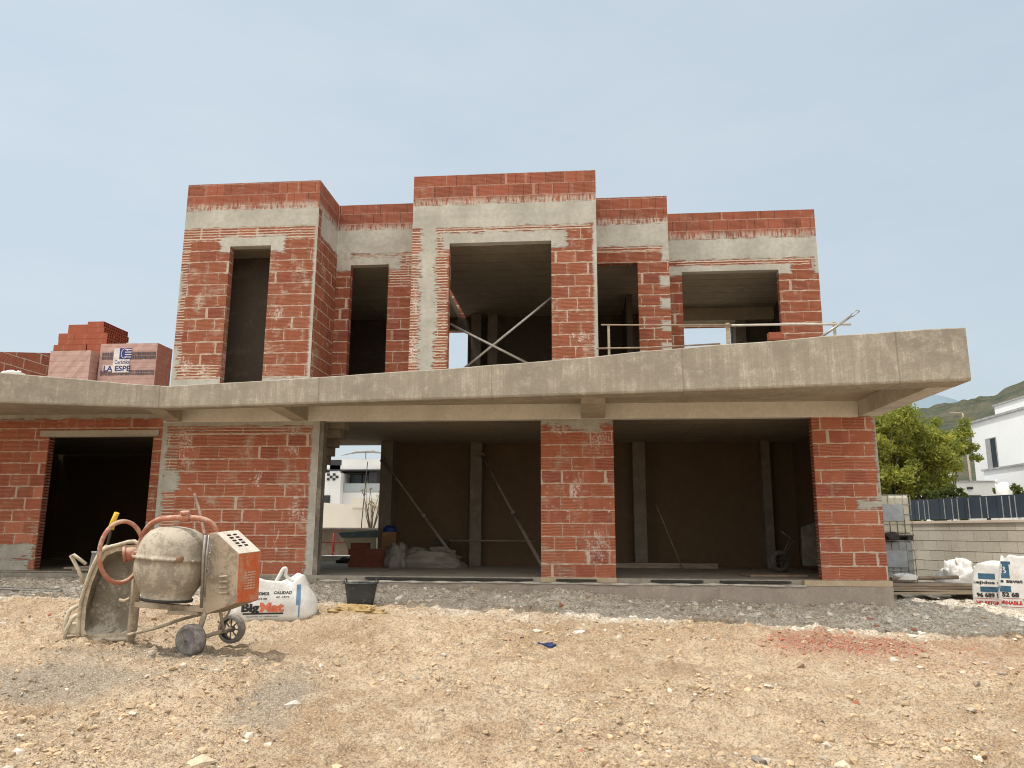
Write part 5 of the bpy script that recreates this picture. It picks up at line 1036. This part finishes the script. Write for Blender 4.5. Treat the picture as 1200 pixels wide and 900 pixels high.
# ------------------------------------------------------------------ neighbouring white houses
def wmat(name, col=(.82, .83, .83)):
    t = NT(name); P = t.pos(); n = t.noise(P, 1.2, 4, .6); n2 = t.noise(t.scale(P, 5, 5, .6), 2, 3); c = t.mix(t.mr(n, .3, .7), col, tuple(x*.94 for x in col)); c = t.mix(t.mr(n2, .6, .8, 0, .25), c, tuple(x*.8 for x in col)); return t.fin(c, .8, n, .1, .005)
WHT = wmat('white_render'); CREAM = wmat('cream_render', (.82, .78, .70)); GLS = plain('dark_glass', (.05, .06, .07), .08, .1); GLB = plain('blue_glass', (.22, .29, .33), .1, .1); GRY = plain('grey_coping', (.36, .36, .36), .6); ANT = plain('anthracite_panel', (.045, .047, .05), .6)
hr = thing('white_house', (14, 12, -.5), 'stepped modern white house above the boundary wall at the right edge', 'house')
MB().box(13.12, 22, 5.0, 15.19, -.6, 4.33).build('wall', WHT, hr); MB().box(13.06, 22.05, 4.95, 15.25, 4.331, 4.40).build('roof_coping', GRY, hr)
MB().box(13.7, 20, 7.0, 14.7, 4.401, 4.85).build('roof_block', WHT, hr); MB().box(13.66, 20.05, 6.95, 14.75, 4.851, 4.90).build('roof_coping', GRY, hr)
wf = MB().box(13.105, 13.119, 13.68, 14.34, 2.72, 3.72).build('window', GRY, hr); MB().box(13.098, 13.104, 13.72, 14.02, 2.74, 3.69).build('pane', GLS, wf)
MB().box(11.95, 13.118, 4.0, 12.3, -.6, 2.52).build('terrace_block', WHT, hr); MB().box(11.9, 13.117, 3.95, 12.35, 2.521, 2.57).build('terrace_coping', GRY, hr)
h2 = thing('white_annex', (11, 11.6, -.5), 'low white annex with a dark window behind the fence', 'building')
MB().box(10.15, 11.72, 11.25, 13.5, -.6, 2.13).build('wall', WHT, h2); MB().box(10.10, 11.77, 11.2, 13.55, 2.131, 2.17).build('roof_coping', GRY, h2)
wf = MB().box(10.82, 11.28, 11.225, 11.249, 1.3, 1.76).build('window', ANT, h2); MB().box(10.86, 11.24, 11.215, 11.224, 1.34, 1.72).build('pane', GLS, wf)
MB().box(10.93, 11.07, 11.19, 11.249, 1.93, 1.99).build('wall_lamp', ANT, h2)
h3 = thing('white_outbuilding', (9.9, 14, -.5), 'pale stepped outbuilding half hidden behind the tree', 'building')
MB().box(9.7, 12.0, 14.2, 16.5, -.6, 3.0).build('wall', WHT, h3); MB().box(9.2, 10.1, 13.2, 14.19, -.6, 2.35).build('wall', WHT, h3); MB().box(9.65, 12.05, 14.15, 16.55, 3.001, 3.05).build('roof_coping', GRY, h3)
c_ = Vector(at(1175, 575, 17)); sk = thing('white_post_sack', (c_.x, c_.y, 1.0), 'tall narrow white wrapped column standing behind the fence', 'wrapped column')
mb = MB(); R = []
for i in range(9):
    f = i/8; R.append([(c_.x+(.13+.012*math.sin(k*2.1+i))*math.cos(2*math.pi*k/18)*(1+.06*f), c_.y+(.13)*math.sin(2*math.pi*k/18), -.6+2.38*f+(.035*math.sin(k*1.1) if i == 8 else 0)) for k in range(18)])
mb.rings(R); mb.build('column_body', SHEET, sk); MB().tube([(c_.x-.1, c_.y, 1.76), (c_.x-.12, c_.y, 1.86)], .03, 6).build('tied_ear', SHEET, sk)
lp_ = thing('lamp_pole', (11.98, 13.2, -.5), 'slim pale pole with a short arm standing before the hillside', 'pole')
MB().tube([(12.12, 13.35, -.5), (11.87, 13.02, 4.39)], [.05, .025], 8).build('mast', PALEW, lp_); MB().tube([(11.87, 13.02, 4.39), (11.5, 13.02, 4.40)], .018, 6).build('arm', PALEW, lp_)
# villa seen through the left ground-floor opening
vl = thing('white_villa', (-8, 14, -.5), 'white modern villa with glazed terrace seen through the left opening', 'house')
MB().box(-14, -8.13, 13.6, 20, -.6, 2.62).build('wall', WHT, vl)
MB().box(-8.125, -6.4, 13.95, 20, -.6, 1.98).build('wall', WHT, vl); MB().box(-8.7, -6.4, 14.8, 20, 1.985, 2.75).build('terrace_room', WHT, vl)
MB().box(-9.0, -6.3, 13.9, 20, 2.751, 3.10).build('roof_slab', WHT, vl); MB().box(-9.02, -6.28, 13.85, 20, 2.70, 2.7505).build('soffit_edge', ANT, vl)
wf = MB().box(-8.12, -7.25, 14.7, 14.79, 1.99, 2.66).build('window', ANT, vl); MB().box(-8.10, -7.72, 14.68, 14.695, 2.02, 2.63).build('pane', GLB, wf); MB().box(-7.67, -7.28, 14.68, 14.695, 2.02, 2.63).build('pane', GLB, wf)
MB().box(-7.24, -6.98, 13.94, 14.6, 1.99, 3.02).build('dark_pillar', ANT, vl)
MB().box(-8.12, -6.4, 13.93, 13.945, 1.99, 2.28).build('glass_balustrade', plain('pale_glass', (.42, .47, .49), .15, .05), vl)
MB().box(-8.62, -8.25, 13.9, 14.3, 2.625, 2.90).build('chimney', WHT, vl); MB().box(-8.64, -8.22, 13.88, 14.32, 2.901, 3.08).build('chimney_cap', ANT, vl)
mb = MB()
for i in range(4):
    for j in range(3):
        if (i+j) % 2: continue
        mb.box(-8.60+i*.10, -8.51+i*.10, 13.575, 13.599, 2.36+j*.08, 2.44+j*.08)
mb.build('lattice', ANT, vl); MB().box(-8.68, -8.46, 13.57, 13.599, 1.60, 1.86).build('window', ANT, vl)
MB().tube([(-8.2, 13.8, 3.22), (-7.7, 13.8, 3.34), (-7.1, 13.8, 3.36), (-6.7, 13.8, 3.28)], [.01, .05, .06, .01], 8, flat=.9).tube([(-7.35, 13.8, 3.35), (-7.35, 13.8, 3.1)], .02, 6).build('parasol', GRY, vl)
cw = thing('garden_wall', (-7, 11, -.5), 'sunlit cream garden wall in front of the white villa', 'wall'); q0 = [(-13, 12.0, -.6), (-6.2, 12.0, -.6), (-6.2, 12.2, -.6), (-13, 12.2, -.6)]; MB().hexa(q0, [(-13, 12.0, 1.9), (-6.2, 12.0, 1.42), (-6.2, 12.2, 1.42), (-13, 12.2, 1.9)]).build('wall_body', CREAM, cw); MB().hexa([(-7.2, 11.95, 1.4), (-6.2, 11.95, 1.4), (-6.2, 11.999, 1.4), (-7.2, 11.999, 1.4)], [(-7.2, 11.95, 1.72), (-6.2, 11.95, 1.68), (-6.2, 11.999, 1.68), (-7.2, 11.999, 1.72)]).build('pier', CREAM, cw)
bw2 = thing('rear_block_wall', (-6, 7.6, -.5), 'brownish rear garden wall below the white villa', 'wall'); MB().box(-13, -3.4, 7.6, 7.8, -.6, .72).build('wall_body', dusty('rear_render', (.30, .25, .20), (.36, .31, .26), .5, .9), bw2); MB().box(-13.02, -3.38, 7.57, 7.83, .721, .76).build('capping', GRY, bw2)
mt = thing('antenna_mast', (-6.35, 9.4, 0), 'thin tall bent mast between the villa and the rear wall', 'mast'); MB().tube([(-6.12, 9.4, -.6), (-6.13, 9.4, .9), (-6.03, 9.4, 2.6)], .013, 6).build('mast_tube', DARK, mt)
# red props and barrow frame outside the back
rp = thing('red_frame', (-5.6, 5.6, 0), 'red steel frame with a white trough behind the house', 'frame'); RED = plain('red_paint', (.30, .035, .025), .5)
MB().tube([(-5.72, 5.75, -.45), (-5.72, 5.75, .62)], .028, 8).build('upright', RED, rp); MB().tube([(-6.2, 5.7, .02), (-4.6, 5.7, .04)], .015, 6).tube([(-6.2, 5.7, .42), (-5.2, 5.7, .42)], .012, 6).build('crossbar', RED, rp)
MB().tube([(-5.75, 5.68, .25), (-5.45, 5.6, -.1)], .015, 6).tube([(-5.15, 5.68, .04), (-5.15, 5.68, -.3)], .015, 6).tube([(-5.95, 5.6, -.05), (-5.75, 5.6, -.25)], .015, 6).tube([(-4.85, 5.6, -.02), (-5.05, 5.6, -.2)], .015, 6).build('brace', RED, rp)
MB().hexa([(-5.85, 5.4, -.02), (-4.95, 5.4, -.02), (-4.95, 5.65, -.02), (-5.85, 5.65, -.02)], [(-6.0, 5.35, .13), (-4.82, 5.35, .13), (-4.82, 5.7, .13), (-6.0, 5.7, .13)]).build('trough', SHEET, rp, bevel=.01)
hp = thing('mortar_hopper', (-4.55, 4.8, 0), 'cream tapered hopper with a blue-grey rim behind the left column', 'hopper')
q = [on_y(414, 661, 4.6), on_y(441, 661, 4.6), on_y(441, 630, 4.6), on_y(402, 630, 4.6)]
MB().hexa([tuple(p) for p in q], [(p[0]+.02, p[1]+.5, p[2]) for p in q]).build('hopper_body', wmat('cream_paint', (.80, .70, .50)), hp, bevel=.01)
q = [on_y(400, 630, 4.58), on_y(443, 629.5, 4.58), on_y(443, 621, 4.58), on_y(396, 624, 4.58)]
MB().hexa([tuple(p) for p in q], [(p[0]+.02, p[1]+.55, p[2]) for p in q]).build('hopper_rim', plain('blue_grey_rim', (.22, .32, .34), .6), hp, bevel=.01)
tag(crumple('black_bag', (-5.05, 4.6, -.02), (.42, .3, .12), DARK, 43, amp=.4, n=24), 'black crumpled heap at the edge of the rear opening', 'heap')

# ------------------------------------------------------------------ hills
def hill(name, az, zr, d0, d1, mat, amp, seed, label):
    """ridge heights zr (as elevation tangents) at camera azimuths az; a real slope from distance d0 to d1 and down behind"""
    nu, nv = 260, 60; A_ = np.linspace(az[0], az[-1], nu); T = np.interp(A_, az, zr); vs = np.linspace(0, 1.5, nv); V = []
    for v in vs:
        d = d0+(d1-d0)*v; prof = v**.9 if v <= 1 else 1-(v-1)*1.2
        X = CAM[0]+np.sin(A_)*d; Y = CAM[1]+np.cos(A_)*d; Z = -3+((T*d1+.663)+3)*prof
        Z = Z+(fbm(X/ (d1*.10), Y/(d1*.10), seed, 5)*amp*d1*.02+fbm(X/(d1*.012), Y/(d1*.012), seed+9, 3)*amp*d1*.010)*min(1, v*3); V.append(np.stack([X, Y, Z], 1))
    V = np.array(V).reshape(-1, 3); ii = (np.arange(nv-1)[:, None]*nu+np.arange(nu-1)[None]).ravel(); Fq = np.stack([ii, ii+1, ii+nu+1, ii+nu], 1)
    me = bpy.data.meshes.new(name); me.from_pydata(V.tolist(), [], Fq.tolist()); me.materials.append(mat); me.update(); o = bpy.data.objects.new(name, me); C.objects.link(o); tag(o, label, kind='structure'); return o
def az_t(px, py): r = ray(px, py); return math.atan2(r[0], r[1]), r[2]/math.hypot(r[0], r[1])
t = NT('scrub_hillside'); P = t.pos(); n = t.noise(t.scale(P, 1, 1, 2.2), .22, 6, .75, .4); n2 = t.noise(P, .6, 4, .7); n3 = t.noise(t.scale(P, 1, 1, 3), .03, 4, .6)
c = t.mix(t.mr(n, .42, .58), (.026, .034, .012), (.075, .062, .030)); c = t.mix(t.mr(n2, .45, .62, 0, .8), c, (.035, .05, .02)); c = t.mix(t.mr(n3, .52, .68, 0, .4), c, (.125, .10, .06)); c = t.mix(.04, c, (.40, .46, .52)); SCR = t.fin(c, .95, n2, .6, .6)  # last mix paints a little distance haze into the scrub
t = NT('distant_blue_hill'); P = t.pos(); n = t.noise(P, .03, 5, .7); c = t.mix(n, (.09, .13, .15), (.15, .20, .22)); c = t.mix(.25, c, (.35, .45, .55)); BLH = t.fin(c, .95)  # blue distance haze painted into the hill colour
R1 = [az_t(*p) for p in ((860, 600), (960, 520), (1040, 488), (1100, 477), (1130, 471), (1165, 466), (1185, 455), (1200, 448), (1260, 420), (1400, 400), (1700, 430))]
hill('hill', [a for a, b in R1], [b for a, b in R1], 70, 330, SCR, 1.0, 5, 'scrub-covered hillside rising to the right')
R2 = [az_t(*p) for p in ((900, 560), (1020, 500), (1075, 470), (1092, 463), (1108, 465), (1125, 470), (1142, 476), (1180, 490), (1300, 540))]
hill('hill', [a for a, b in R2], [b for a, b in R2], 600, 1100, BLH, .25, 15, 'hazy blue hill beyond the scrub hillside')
